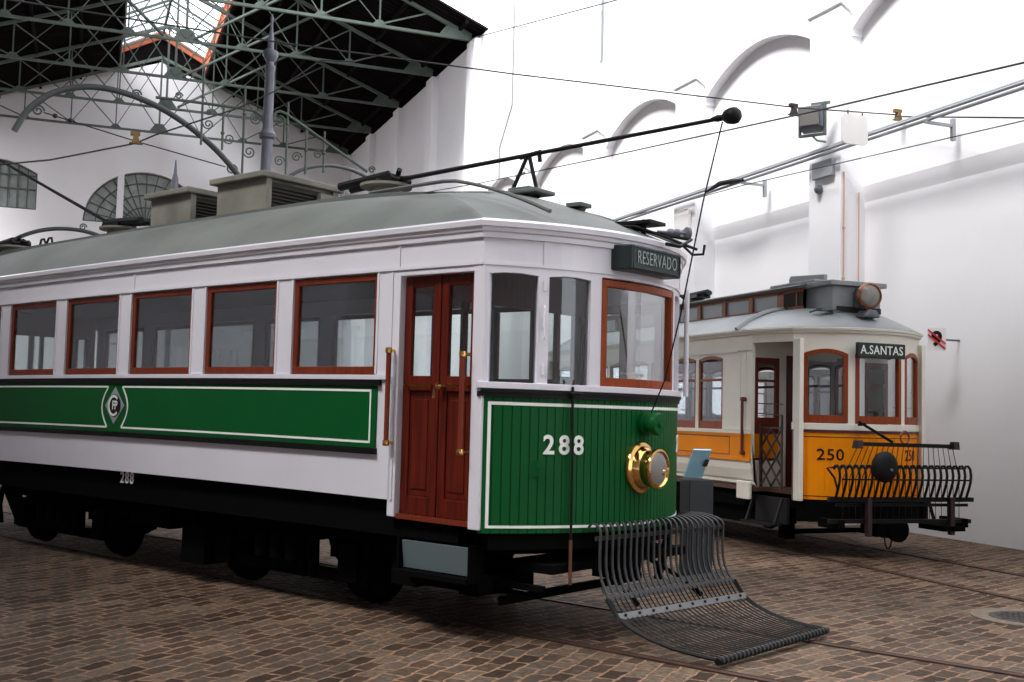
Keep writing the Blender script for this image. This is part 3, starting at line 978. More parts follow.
REAR = LT
ENDS = ((None, 'front'), (REAR, 'rear'))
NW = 7
def win_x(n): return -2.55 - 1.19 * n, -1.57 - 1.19 * n
XB = win_x(NW - 1)[0] - 0.20          # rear end of the saloon sides
MIRX = LT                              # x -> LT - x
T_ = 0.055
for s in (-1, 1):
    Y0 = s * W; Y1 = s * (W - T_)
    # white skirt panel, posts and fascia
    mb = B(); mb.lbox(-1.345, XB, Y0, Y1, 0.96, 1.86); mb.build('lower_side_panel', 'white', tram)
    for x in (-1.36, XB):
        mb = B(); mb.box(x - .012, x + .012, Y0, Y0 + s * .008, .96, 1.27); mb.build('seam_strip', 'white', tram)
    for x in (-4.05, -6.35):
        mb = B(); mb.box(x - .005, x + .005, Y0, Y0 + s * .002, .97, 1.12); mb.build('seam_strip', 'white', tram)
    for k in range(NW + 1):
        xa = win_x(k)[1] if k < NW else XB
        xb = win_x(k - 1)[0] if k > 0 else -1.40
        mb = B(); mb.box(xa, xb, Y0, Y1, 1.86, 2.64)
        if k < NW: mb.box(xa + .0, xa + .022, Y0, Y0 + s * .006, 1.88, 2.64)
        mb.box(xb - .022, xb, Y0, Y0 + s * .006, 1.88, 2.64)
        mb.build('window_post', 'white', tram)
    xe = MIRX - XS
    mb = B(); mb.lbox(XS, xe, Y0, Y1, 2.64, 2.95); mb.lbox(XS, xe, Y0, Y0 + s * .012, 2.645, 2.67)
    for x in (-1.345, -4.9, -8.6): mb.box(x - .012, x + .012, Y0, Y0 + s * .008, 2.67, 2.85)
    mb.build('fascia', 'white', tram)
    mb = B(); mb.lbox(-1.40, XB, Y0, Y0 + s * .022, 1.838, 1.872); mb.build('sill_rail', 'white', tram)
    mb = B(); mb.lbox(-1.49, XB, Y0, Y0 + s * .03, 1.79, 1.836); mb.build('upper_belt_rail', 'black', tram)
    mb = B(); mb.lbox(-1.52, XB, Y0, Y0 + s * .03, 1.281, 1.328); mb.build('lower_belt_rail', 'black', tram)
    mb = B(); mb.lbox(-1.53, XB, Y0, Y0 + s * .012, 1.329, 1.789); g = mb.build('green_side_panel', 'green', tram)
    # lining with the lens shaped break round the emblem
    EX = -5.12
    mb = B(); ya, yb = Y0 + s * .012, Y0 + s * .016
    for xa, xb in ((-1.585, EX + .13), (EX - .13, XB + .1)):
        mb.lbox(xa, xb, ya, yb, 1.745, 1.762); mb.lbox(xa, xb, ya, yb, 1.362, 1.379)
    mb.box(-1.60, -1.585, ya, yb, 1.362, 1.762)
    for q in (-1, 1):
        P = [(EX + q * (.125 + .10 * math.sin(PI * t / 12)), Y0 + s * .014, 1.371 + .382 * t / 12) for t in range(13)]
        for a, b in zip(P[:-1], P[1:]): mb.bar(a, b, .016, .004, (0, 1, 0))
    mb.build('lining', 'line', g)
    mb = B(); mb.prism([(EX - .165, 1.575), (EX, 1.40), (EX + .165, 1.575), (EX, 1.75)], 'y', Y0 + s * .012, Y0 + s * .017)
    e = mb.build('emblem', 'conduit', tram)
    if s < 0:
        mb = B(); mb.lathe([(.108, 0), (.108, .004)], (EX, Y0 - .0165, 1.575), (0, -1, 0), 28); mb.build('emblem_disc', 'black', e)
        mb = B()
        P = [(EX - .005 + .085 * math.cos(a), Y0 - .022, 1.575 + .09 * math.sin(a)) for a in [PI * (.25 + 1.5 * i / 16) for i in range(17)]]
        for a, b in zip(P[:-1], P[1:]): mb.bar(a, b, .022, .004, (0, 1, 0))
        mb.text('FP', .115, lambda u, v, w: (EX + .012 + u, Y0 - .021 - w, 1.575 + v), .002, .003, .8)
        mb.build('monogram', 'line', e)
    # windows
    for k in range(NW):
        xl, xr = win_x(k)
        mb = B(); f = .052; yo, yi = s * (W - .012), s * (W - .045)
        mb.box(xl, xr, yo, yi, 1.875, 1.935); mb.box(xl, xr, yo, yi, 2.585, 2.635)
        mb.box(xl, xl + f, yo, yi, 1.935, 2.585); mb.box(xr - f * .8, xr, yo, yi, 1.935, 2.585)
        w_ = mb.build('window_frame', 'brown', tram, bev=.004)
        mb = B(); mb.box(xl + f, xr - f * .8, s * (W - .032), s * (W - .028), 1.935, 2.585); mb.build('pane', 'glass', w_)
    # doors at both platforms
    for mir, en in ENDS:
        X = (lambda x: x) if mir is None else (lambda x: MIRX - x)
        mb = B(); mb.box(X(-1.40), X(-1.325), Y0, Y1 - s * .03, .84, 2.64); mb.box(X(-.60), X(-.505), Y0 + s * .004, Y1 - s * .03, .82, 2.64)
        mb.box(X(-1.345), X(-.52), Y0, Y1 - s * .03, 2.60, 2.64)
        mb.build('door_post', 'white', tram, bev=.006)
        mb = B(); mb.box(X(-1.33), X(-.59), Y0 - s * .02, Y1 - s * .03, .83, .865); mb.build('door_sill', 'brown', tram)
        yo, yi = s * (W - .055), s * (W - .095)
        for (xa, xb) in ((-1.325, -.965), (-.955, -.60)):
            d = 1 if xa < -1 else 0
            mb = B(); fw_ = .07
            mb.box(X(xa), X(xa + fw_), yo, yi, .865, 2.60); mb.box(X(xb - fw_), X(xb), yo, yi, .865, 2.60)
            mb.box(X(xa + fw_), X(xb - fw_), yo, yi, 2.52, 2.60); mb.box(X(xa + fw_), X(xb - fw_), yo, yi, 1.76, 1.87)
            mb.box(X(xa + fw_), X(xb - fw_), yo, yi, .865, 1.0)
            mb.box(X(xa + fw_), X(xb - fw_), yo - s * .014, yi, 1.0, 1.76)
            mb.box(X(xa + fw_ + .035), X(xb - fw_ - .035), yo - s * .005, yi, 1.05, 1.70)
            dl = mb.build('door_leaf', 'door', tram, bev=.006)
            mb = B(); mb.box(X(xa + fw_), X(xb - fw_), s * (W - .078), s * (W - .074), 1.87, 2.52); mb.build('pane', 'glass', dl)
            mb = B(); yh = yo + s * .035
            mb.tube([(X(xa + .05), yh, 1.80), (X(xb - .05), yh, 1.80)], .008, 8)
            for xx in (xa + .06, xb - .06): mb.tube([(X(xx), yo, 1.80), (X(xx), yh, 1.80)], .01, 8)
            if not d:
                mb.lathe([(.0, 0), (.025, .005), (.028, .03), (.012, .05)], (X(xa + .04), yh - s * .01, 1.80), (0, s, 0), 12)
                mb.tube([(X(xa + .03), yh + s * .02, 1.80), (X(xa + .0), yh + s * .02, 1.77), (X(xa - .0), yh + s * .02, 1.71)], .009, 8)
            mb.build('door_handle', 'brass', dl)
        for xh, za, zb in ((-1.365, 1.375, 2.05), (-.635, 1.345, 2.02)):
            mb = B(); yh = Y0 + s * .06; mb.tube([(X(xh), yh, za), (X(xh), yh, zb)], .019, 10)
            h_ = mb.build('grab_rail', 'brown', tram)
            for z in (za, zb):
                mb = B(); mb.lathe([(.010, -.025), (.024, -.02), (.027, 0), (.024, .02), (.010, .025)], (X(xh), yh, z), (0, 0, 1), 12)
                mb.tube([(X(xh), Y0 - s * .05, z), (X(xh), yh, z)], .012, 8)
                mb.build('rail_bracket', 'brass', h_)

# curved ends
for mir, en in ENDS:
    def sl(mb, *a, **k): return slab(mb, *a, mir=mir, **k)
    gr_parts = B()
    # grooved boards of the dash: narrow boards with dark gaps formed by real grooves
    nb = 46; yy = [-1.25 + 2.5 * i / nb for i in range(nb + 1)]
    for a, b in zip(yy[:-1], yy[1:]):
        sl(gr_parts, a + .0035, b - .0035, .80, 1.735, -.03, 0.0, n=1)
    sl(gr_parts, -1.26, 1.26, .80, 1.735, -.05, -.006)
    fp = gr_parts.build('dash_panel', 'green', tram)
    mb = B()
    sl(mb, -1.225, 1.225, 1.678, 1.700, .0, .004); sl(mb, -1.225, 1.225, .835, .853, .0, .004)
    for q in (-1, 1): sl(mb, q * 1.225, q * 1.207, .835, 1.70, .0, .004, n=1)
    mb.build('lining', 'line', fp)
    mb = B(); sl(mb, -1.285, 1.285, 1.735, 1.768, -.03, .018); sl(mb, -1.27, 1.27, 1.768, 1.79, -.03, .03); mb.build('belt_rail', 'black', tram)
    mb = B(); sl(mb, -1.29, 1.29, 1.79, 1.835, -.05, .028); mb.build('sill_rail', 'white', tram, bev=.004)
    mb = B(); sl(mb, -1.27, 1.27, 2.62, 2.95, -.05, 0.0, n=32); sl(mb, -1.27, 1.27, 2.645, 2.665, 0, .008)
    sl(mb, -.915, -.89, 2.665, 2.86, 0, .008, n=1); sl(mb, .89, .915, 2.665, 2.86, 0, .008, n=1)
    mb.build('fascia', 'white', tram)
    posts = ((-1.27, -1.235), (-.945, -.875), (-.57, -.48), (.48, .57), (.875, .945), (1.235, 1.27))
    for a, b in posts:
        mb = B(); sl(mb, a, b, 1.835, 2.63, -.06, 0.004)
        mb.build('window_post', 'white', tram)
    for a, b in ((-1.235, -.945), (-.875, -.57), (.57, .875), (.945, 1.235)):
        c = (a + b) / 2; hw = (b - a) / 2
        mb = B(); sl(mb, a, b, (lambda y, c=c, hw=hw: 2.60 - .014 * ((y - c) / hw) ** 2), 2.63, -.05, 0.002)
        mb.build('window_head', 'white', tram)
        mb = B(); sl(mb, a, b, 1.835, 2.60, -.034, -.030); mb.build('pane', 'glassdark', tram)
    mb = B(); sl(mb, -.48, .48, 1.835, 1.90, -.05, .008); sl(mb, -.48, .48, 2.555, 2.605, -.05, .008)
    for q in (-1, 1): sl(mb, q * .48, q * .435, 1.90, 2.555, -.05, .008, n=1)
    w_ = mb.build('windscreen_frame', 'orangewood', tram, bev=.004)
    mb = B(); sl(mb, -.44, .44, 1.895, 2.56, -.024, -.020); mb.build('pane', 'glass', w_)
    # hinges on the pillar
    if mir is None:
        for z in (1.93, 2.26, 2.52):
            mb = B(); p = cpt(-.905, .012); mb.tube([(p[0], p[1], z - .035), (p[0], p[1], z + .035)], .012, 8)
            if z == 2.26: mb.tube([(p[0], p[1], z - .12), (p[0] + .02, p[1] - .02, z - .1), (p[0] + .02, p[1] - .02, z + .1), (p[0], p[1], z + .12)], .007, 6)
            mb.build('hinge', 'white', tram)

# lettering
def on_curve(yc, z, off=.006):
    def fn(u, v, w):
        # walk along the arc
        l = math.sqrt(1 + (2 * FA / (W * W) * yc) ** 2)
        p = cpt(yc + u / l, off + w)
        return (p[0], p[1], z + v)
    return fn
for yc, name in ((-.75, 0), (.87, 0)):
    mb = B(); mb.text('288', .185, on_curve(yc, 1.405), .003, .004, .93, 1.36); mb.build('number', 'line', tram)
mb = B(); mb.text('288', .15, lambda u, v, w: (-4.96 + u, -1.215 - w, .895 + v), .003, .002, .9, 1.2); mb.build('number', 'whiteplate', tram)

# cornice
def outline(off, ends=True, n=40):
    """closed plan outline of the body, counter clockwise seen from above, as (x, y, weight front, weight rear)"""
    pts = []
    m = 24
    for i in range(n + 1):
        y = -W + 2 * W * i / n
        p = cpt(y, off)
        pts.append((p[0], max(-W - off, min(W + off, p[1]))))
    pts.append((XS + off * .35, W + off)); pts.append((XS - .06, W + off))
    for i in range(1, m):
        x = XS + (MIRX - XS - XS) * i / m
        pts.append((x, W + off))
    pts.append((MIRX - XS + .06, W + off)); pts.append((MIRX - XS - off * .35, W + off))
    for i in range(n + 1):
        y = W - 2 * W * i / n
        p = cpt(y, off)
        pts.append((MIRX - p[0], max(-W - off, min(W + off, p[1]))))
    for i in range(1, m):
        x = (MIRX - XS) + (XS - (MIRX - XS)) * i / m
        if i == 1: pts += [(MIRX - XS - off * .35, -W - off), (MIRX - XS + .06, -W - off)]
        pts.append((x, -W - off))
    pts.append((XS - .06, -W - off)); pts.append((XS + off * .35, -W - off))
    return pts


mb = B()
prof = [(0.0, 2.83), (.02, 2.835), (.022, 2.87), (.035, 2.88), (.04, 2.905), (.055, 2.91), (.06, 2.945), (.03, 2.965), (-.06, 2.97)]
rings = [[(x, y, z) for x, y in outline(o)] for o, z in prof]
nn = len(rings[0])
vs = [p for r_ in rings for p in r_]
fs = []
for i in range(len(rings) - 1):
    for k in range(nn):
        fs.append((i * nn + k, i * nn + (k + 1) % nn, (i + 1) * nn + (k + 1) % nn, (i + 1) * nn + k))
mb.add(vs, fs, False); mb.build('cornice', 'white', tram)

# domed roof
def roofz(k, e): return 1 - (1 - k) ** e
base = outline(.035)
mb = B(); NK = 16; rows = []
for j in range(NK + 1):
    k = j / NK
    row = []
    for (x, y) in base:
        wf = max(0.0, min(1.0, (x + 4.0) / 3.4)) if x > -4 else 0
        wr = max(0.0, min(1.0, (MIRX - x + 4.0) / 3.4)) if MIRX - x > -4 else 0
        fr_ = max(0.0, min(1.0, (x - XS + .5) / .5)); rr_ = max(0.0, min(1.0, (MIRX - x - XS + .5) / .5))
        e = 2.5 - .9 * max(wf, wr) ** 2
        xx = x - 1.9 * k * wf + 1.9 * k * wr
        row.append((xx, y * (1 - k), 2.962 + .545 * roofz(k, e)))
    rows.append(row)
vs = [p for r_ in rows for p in r_]; fs = []
for i in range(NK):
    for k in range(nn):
        fs.append((i * nn + k, i * nn + (k + 1) % nn, (i + 1) * nn + (k + 1) % nn, (i + 1) * nn + k))
mb.add(vs, fs, True); roof = mb.build('roof', 'roof', tram)

def crown(x, y):
    k = 1 - abs(y) / (W + .035)
    return 2.962 + .545 * roofz(k, 2.5)
# raised walkway deck on the roof, narrowing to the front
mb = B()
def deck(u, v):
    x = -10.4 + u * 9.1
    hw = .50
    if x > -2.0: hw = .50 - .18 * (x + 2.0) / .7
    y = (v - .5) * 2 * hw
    zz = crown(x, y) + .028
    if x > -2.9: zz -= .13 * ((x + 2.9) / 1.6) ** 1.5
    return (x, y, zz)
mb.grid(deck, 30, 10)
mb.v += [(p[0], p[1], p[2] - .06) for p in mb.v[:]]
o_ = 31 * 11
edge = [i * 11 for i in range(31)]
for e0 in (0, 10):
    for i in range(30):
        a = i * 11 + e0; mb.f.append((a, a + 11, a + 11 + o_, a + o_)); mb.s.append(False)
for e0 in (0, 30):
    for i in range(10):
        a = e0 * 11 + i; mb.f.append((a, a + 1, a + 1 + o_, a + o_)); mb.s.append(False)
mb.build('roof_deck', 'roof', roof)
mb = B()
for q in (-1, 1):
    P = []
    for i in range(15):
        t = i / 14
        x = -2.6 + 2.35 * t; y = q * (.42 + .46 * t ** 1.4)
        k = min(1 - abs(y) / (W + .035), 1)
        kx = (0 - x) / 1.95
        z = 2.975 + .545 * min(roofz(k, 2.5), roofz(min(1, max(0, kx - .05 + 0)), 1.6)) + .012
        P.append((x, y, z))
    mb.tube(P, .016, 6)
mb.build('roof_batten', 'roof', roof)

# ventilator boxes
def vent(x0, x1, y0, y1, z0, z1, lean=0.0):
    mb = B(); mb.box(x0, x1, y0, y1, z0, z1)
    v = mb.build('roof_vent', 'vent', tram, bev=.01)
    mb = B(); mb.box(x0 - .06, x1 + .06, y0 - .06, y1 + .06, z1, z1 + .06); mb.build('lid', 'vent', v, bev=.012)
    mb = B(); mb.box(x1, x1 + .006, y0 + .07, y1 - .06, z0 + .06, z1 - .03)
    for k in range(8):
        z = z0 + .08 + (z1 - z0 - .12) * k / 8
        mb.bar((x1 + .004, y0 + .07, z), (x1 + .02, y0 + .07, z - .0), .001)
        mb.prism([(x1, z), (x1 + .022, z - .018), (x1 + .022, z - .012), (x1, z + .006)], 'y', 0, 0.001)
    mb2 = B(); mb2.box(x1, x1 + .006, y0 + .07, y1 - .06, z0 + .06, z1 - .03)
    for k in range(9):
        z = z0 + .075 + (z1 - z0 - .12) * k / 9
        mb2.v += [(x1 + .004, y0 + .07, z + .02), (x1 + .004, y1 - .06, z + .02), (x1 + .028, y1 - .06, z), (x1 + .028, y0 + .07, z)]
        b = len(mb2.v) - 4; mb2.f.append((b, b + 1, b + 2, b + 3)); mb2.s.append(False)
    mb2.build('louvre', 'ventdark', v)
    for ya in (y0 + .035, y1 - .03):
        mb = B(); mb.box(x1, x1 + .03, ya - .035, ya + .03, z0, z1); mb.build('corner_post', 'vent', v)
    mb = B(); mb.box(x1 + .03, x1 + .10, y1 - .28, y1 - .0, z0, z1 - .06); mb.build('side_duct', 'vent', v)
    return v


vent(-4.82, -4.06, -.45, .45, 3.36, 3.80)
vent(-6.0, -5.30, -.45, .45, 3.36, 3.78)

# trolley bases and poles
def trolley_base(x, d, tip, label=None):
    mb = B()
    mb.lathe([(.26, 3.50), (.26, 3.53), (.16, 3.545), (.15, 3.63), (.24, 3.64), (.24, 3.665)], (x, 0, 0), (0, 0, 1), 20)
    b = mb.build('trolley_base', 'vent', tram)
    mb = B()
    for y in (-.07, .07):
        mb.tube([(x - d * .55, y, 3.70), (x + d * .10, y, 3.74)], .042, 8)
    mb.box(x - .14, x + .14, -.12, .12, 3.66, 3.73)
    mb.tube([(x + d * .15, -.13, 3.70), (x + d * .15, .13, 3.70)], .05, 8)
    mb.tube([(x + d * .22, -.05, 3.78), (x + d * .05, .05, 3.64)], .025, 6)
    mb.tube([(x + d * .28, .06, 3.72), (x + d * .0, -.12, 3.69)], .022, 6)
    mb.build('spring', 'black', b)
    if tip:
        mb = B(); mb.tube([(x + d * .12, 0, 3.70), tip], [.022, .015], 8); mb.build('trolley_pole', 'black', tram)
    return b


trolley_base(-2.85, 1, (.62, 0, 3.795))
mb = B(); mb.lathe([(.014, -.13), (.026, -.08), (.022, -.04), (.05, -.01), (.062, .03), (.06, .07), (.038, .095), (.01, .1)], (.66, 0, 3.80), (1, 0, .03), 16)
mb.build('trolley_head', 'black', tram)
trolley_base(-7.35, -1, (-12.8, 0, 5.85))
trolley_base(-9.95, 1, None)
# pole stand
mb = B(); mb.tube([(-1.30, -.06, 3.42), (-1.18, 0, 3.74)], .017, 6); mb.tube([(-1.08, .03, 3.38), (-1.165, 0, 3.74)], .017, 6)
mb.tube([(-1.26, 0, 3.73), (-1.04, 0, 3.75)], .022, 8); mb.tube([(-1.06, 0, 3.75), (-1.05, 0, 3.67)], .018, 6)
mb.build('pole_rest', 'black', tram)
mb = B()
mb.box(-1.45, -.98, -.13, .13, 3.40, 3.435); mb.box(-1.33, -1.1, -.07, .07, 3.43, 3.47)
mb.build('rest_plinth', 'roof', tram, bev=.01)
# double hook at the rear
mb = B(); 
for q in (-1, 1): mb.tube([(-9.1 + q * .03, 0, 3.46), (-9.1, 0, 3.62), (-9.1 + q * .06, 0, 3.70), (-9.1 + q * .13, 0, 3.70), (-9.1 + q * .16, 0, 3.63)], .016, 6)
mb.build('rear_hook', 'black', tram)
# rope
mb = B(); mb.tube([(.62, 0, 3.77), (.47, 0, 3.2), (.30, 0, 2.4), (.17, 0, 1.9), (.06, 0, 1.66)], .006, 5); mb.build('trolley_rope', 'black', tram)
# front roof gear: hooks, pipes
mb = B()
mb.tube([(-.5, -.1, 3.10), (-.3, -.05, 3.07), (-.1, -.02, 3.06), (.1, .1, 2.98), (.22, .2, 2.92), (.26, .28, 2.90)], .012, 6)
mb.tube([(-.3, .15, 3.10), (0, .2, 3.02), (.2, .3, 2.98), (.22, .1, 2.90), (.10, .1, 2.93)], .014, 6)
mb.box(-.30, .02, .0, .22, 3.085, 3.11); mb.tube([(-.1, .1, 3.10), (-.1, .1, 2.96)], .02, 6)
mb.tube([(.18, .2, 2.93), (.3, .15, 2.84), (.42, .1, 2.83), (.43, .1, 2.90)], .010, 6)
mb.build('roof_pipework', 'black', tram)
mb = B(); mb.lathe([(.012, 0), (.012, .08), (.03, .1), (.03, .13), (.015, .14), (.03, .16), (.03, .19), (.012, .2), (.012, .24), (.05, .26), (.05, .28), (.01, .285)], (-.05, .22, 3.05), (.5, 1, .05), 12)
mb.build('insulator', 'iron', tram)
mb = B(); mb.lathe([(.03, 0), (.03, .07), (.02, .08)], (-.62, -.02, 3.20), (.3, .3, 1), 10); mb.box(-.70, -.56, -.1, .05, 3.25, 3.28); mb.build('roof_nozzle', 'truss', tram)

# destination box
mb = B(); mb.box(-.10, .13, -.40, .27, 2.68, 2.865)
sgn = mb.build('destination_box', 'signbox', tram, bev=.012)
mb = B(); mb.box(.13, .137, -.385, .255, 2.695, 2.705); mb.box(.13, .137, -.385, .255, 2.842, 2.852); mb.box(.13, .137, -.385, -.375, 2.695, 2.852); mb.box(.13, .137, .245, .255, 2.695, 2.852)
mb.build('rim', 'signrim', sgn)
mb = B(); mb.text('RESERVADO', .135, lambda u, v, w: (.134 + w, u - .065, 2.772 + v), .002, -.001, .68, 1.1); mb.build('lettering', 'signletter', sgn)

# headlight
p = (0.0, -.045, 1.25)
mb = B(); mb.lathe([(.185, -.03), (.192, .0), (.185, .018), (.16, .03), (.15, .06), (.132, .075), (.132, .12), (.145, .13), (.15, .145), (.145, .165), (.13, .17), (.118, .155)], p, (1, 0, 0), 40)
hl = mb.build('headlight', 'brass', tram)
mb = B(); mb.lathe([(.119, .14), (.118, .158), (.10, .168), (.06, .175), (.01, .177)], p, (1, 0, 0), 32); mb.build('lens', 'lens', hl)
mb = B(); mb.lathe([(.022, 0), (.015, .01)], (.176, .0, 1.225), (1, 0, 0), 12); mb.build('headlight_clip', 'brass', hl)
# rope catcher
mb = B(); mb.lathe([(.095, -.03), (.095, .03), (.062, .035), (.062, .075), (.082, .078), (.085, .12), (.075, .135), (.025, .138), (.025, .15), (.01, .152)], (0, -.0, 1.575), (1, 0, 0), 32)
mb.build('rope_catcher', 'green', tram)
# pole hanging in front of the dash and its hook
mb = B(); q = cpt(-.712, .035); mb.tube([(q[0], q[1], 1.82), (q[0] + .01, q[1], 1.3), (q[0] + .01, q[1], .5)], .010, 6)
mb.tube([(q[0] + .03 + .04 * math.cos(a), q[1] + .045 * math.sin(a), 1.775 + .0 * a) for a in [i * PI / 8 for i in range(17)]], .007, 6)
mb.build('hanging_rod', 'black', tram)
mb = B(); mb.tube([(q[0], q[1], 1.835), (q[0] + .01, q[1], 1.87)], .008, 6); mb.tube([(q[0] + .01, q[1], .75), (q[0] + .012, q[1], .42)], .012, 6); mb.build('rod_hook', 'rust', tram)
mb = B(); q = cpt(-.935, .0); mb.box(q[0] - .01, q[0] + .025, q[1] - .015, q[1] + .01, 1.19, 1.30); mb.box(q[0] - .01, q[0] + .05, q[1] - .01, q[1] + .0, 1.235, 1.25); mb.build('dash_latch', 'green', tram)
# mirror tube at the far front corner
mb = B(); mb.tube([(-.34, 1.16, 1.80), (-.34, 1.16, 2.70)], .022, 10); mb.build('corner_tube', 'white', tram)

# interior
mb = B(); mb.lbox(-.56, MIRX + .56, -W + .12, W - .12, .90, .95); mb.build('cabin_floor', 'seat', tram)
mb = B(); mb.lbox(-.60, MIRX + .6, -W + .06, W - .06, 2.80, 2.84); mb.build('cabin_ceiling', 'intdark', tram)
for x in (-1.45, MIRX + 1.45):
    mb = B()
    mb.box(x, x + .04, -W + .06, -.42, .95, 1.85); mb.box(x, x + .04, .42, W - .06, .95, 1.85)
    mb.box(x, x + .04, -W + .06, W - .06, 2.5, 2.80)
    for y in (-W + .06, -.80, -.47, .42, .75, W - .11): mb.box(x, x + .04, y, y + .05, 1.85, 2.5)
    mb.build('bulkhead', 'brown', tram)
for k in range(NW):
    for s in (-1, 1):
        xc = (win_x(k)[0] + win_x(k)[1]) / 2
        mb = B(); mb.box(xc - .22, xc + .22, s * .35, s * 1.18, 1.34, 1.40); mb.box(xc - .24, xc - .18, s * .35, s * 1.18, 1.40, 1.80)
        mb.box(xc - .18, xc + .18, s * .40, s * .44, .95, 1.34)
        mb.build('bench_seat', 'seat', tram)
mb = B(); mb.lathe([(.16, .95), (.17, 1.0), (.15, 1.05), (.15, 1.75), (.17, 1.8), (.1, 1.83), (.05, 1.9)], (-.42, -.45, 0), (0, 0, 1), 20); mb.build('controller', 'intdark', tram)
mb = B(); mb.tube([(-.35, .35, .95), (-.35, .35, 1.95)], .03, 8); mb.tube([(-.35, .2, 1.95), (-.35, .5, 1.95)], .015, 6); mb.build('brake_column', 'brass', tram)

# underframe, trucks
mb = MB(); mb.box(-.75, MIRX + .75, -1.20, -1.12, .68, .97); mb.box(-.75, MIRX + .75, 1.12, 1.20, .68, .97)
mb.box(-.75, MIRX + .75, -1.12, 1.12, .74, .90)
mb.build('underframe', 'soot', tram)
for mir, en in ENDS:
    mb = MB(); slab(mb, -1.2, 1.2, .66, .81, -.3, -.02, mir=mir); slab(mb, -1.1, 1.1, .60, .80, -.5, -.25, mir=mir); mb.build('end_apron', 'soot', tram)
def truck(xc):
    wb = .82
    for sx in (-wb, wb):
        mb = MB()
        for s in (-1, 1):
            y = s * .66
            mb.lathe([(.30, -.0), (.33, .015), (.33, .09), (.36, .095), (.36, .115), (.30, .12), (.1, .12)], (xc + sx, y + s * .06, .378), (0, -s, 0), 28)
        mb.tube([(xc + sx, -.7, .378), (xc + sx, .7, .378)], .055, 10)
        mb.build('wheelset', 'soot', tram)
    for s in (-1, 1):
        mb = MB(); y = s * .86
        mb.box(xc - 1.35, xc + 1.35, y - .03, y + .03, .55, .64)
        mb.prism([(xc - 1.3, .55), (xc - .95, .20), (xc + .95, .20), (xc + 1.3, .55), (xc + 1.1, .55), (xc + .85, .30), (xc - .85, .30), (xc - 1.1, .55)], 'y', y - .02, y + .02)
        for sx in (-wb, wb):
            mb.box(xc + sx - .11, xc + sx + .11, y - .07, y + .07, .22, .52)
            for d in (-.2, .2):
                mb.lathe([(.055, 0), (.055, .17)], (xc + sx + d, y, .40), (0, 0, 1), 10)
            mb.tube([(xc + sx - .45, y + s * .05, .62), (xc + sx - .42, y + s * .09, .42), (xc + sx - .45, y + s * .05, .22)], .03, 8)
        mb.box(xc - .3, xc + .3, y - .09, y + .09, .28, .55)
        for d in (-.2, 0, .2): mb.lathe([(.06, 0), (.06, .2)], (xc + d, y + s * .12, .34), (0, 0, 1), 10)
        mb.build('truck_frame', 'soot', tram)
truck(-3.0); truck(-6.75)
mb = MB(); mb.box(-4.35, -4.0, -1.0, -.45, .17, .5); mb.box(-5.4, -4.7, -.9, -.3, .42, .72); mb.box(-5.6, -5.1, -.2, .5, .35, .7); mb.build('equipment_box', 'soot', tram)
mb = MB(); mb.box(-1.55, -1.3, -1.05, -.5, .30, .68); mb.box(-1.28, -.62, -1.12, -.5, .34, .45); mb.build('sand_box', 'soot', tram)
mb = MB(); mb.prism([(-1.20, .465), (-1.225, .66), (-1.205, .662), (-1.18, .465)], 'x', -1.275, -.62)
st = mb.build('step_riser', 'bluegrey', tram)
mb = MB(); mb.box(-1.32, -.60, -1.28, -1.05, .42, .455); mb.box(-1.30, -1.28, -1.25, -1.1, .43, .68); mb.box(-.61, -.595, -1.25, -1.1, .43, .68); mb.build('step_board', 'soot', tram)
mb = MB()
# life guard frame and coupling gear under the platform
mb.box(-.95, -.78, -.95, -.55, .28, .66); mb.box(-.60, -.2, -.95, -.9, .38, .42); mb.box(-.60, -.15, -.9, .9, .50, .56)
mb.bar((-.8, -.9, .36), (-.25, -.9, .34), .03)
mb.box(-.35, -.10, -.14, .14, .40, .62)
mb.box(-.62, -.58, -.9, .9, .24, .30); mb.bar((-.3, .7, .3), (-.2, .7, .7), .05)
mb.build('coupling_gear', 'soot', tram)

# slatted fender lowered in front
FY0, FY1 = -.56, .91
fender = bpy.data.objects.new('fender', None); COL.objects.link(fender); fender.parent = tram
def fs_(y): return .105 * (y - FY0)
def fn_(y, x): return fs_(y) * max(.25, 1 - .8 * max(0, x - .12))
prof = [(.012, .70), (.01, .60), (.014, .52), (.03, .45), (.06, .39), (.10, .335)]
NR = 23
def slat(y, P, w, t, name, m):
    mb = MB()
    w = w * 1.1
    xs = fx(y) + .012 - fs_(y)
    P = [(xs + (.015 - xs) * (1 - math.cos(PI * k / 8)) / 2, .795 + .055 * math.sin(PI * k / 8) - .03 * k / 8) for k in range(9)] + P
    d = fs_(y)
    for hw in (-w / 2, w / 2): pass
    # flat bar swept along the profile
    vs = []
    for i, (x, z) in enumerate(P):
        a = P[max(i - 1, 0)]; b = P[min(i + 1, len(P) - 1)]
        tx, tz = b[0] - a[0], b[1] - a[1]; l = math.hypot(tx, tz); nx, nz = -tz / l, tx / l
        for (q, r_) in ((-1, -1), (1, -1), (1, 1), (-1, 1)):
            vs.append((x + d + nx * r_ * t / 2, y + q * w / 2, z + nz * r_ * t / 2))
    n = len(P); f = [(0, 1, 2, 3), tuple(4 * (n - 1) + k for k in (3, 2, 1, 0))]
    for i in range(n - 1):
        for k in range(4):
            a = i * 4 + k; b = i * 4 + (k + 1) % 4; f.append((a, b, b + 4, a + 4))
    mb.add(vs, f, False)
    return mb.build(name, m, fender)
for i in range(NR):
    y = FY0 + (FY1 - FY0) * i / (NR - 1)
    slat(y, prof, .021, .009, 'slat', 'darkmetal')
net = [(.10, .335), (.15, .27), (.20, .215), (.30, .165), (.45, .115), (.62, .082), (.80, .066), (.955, .06)]
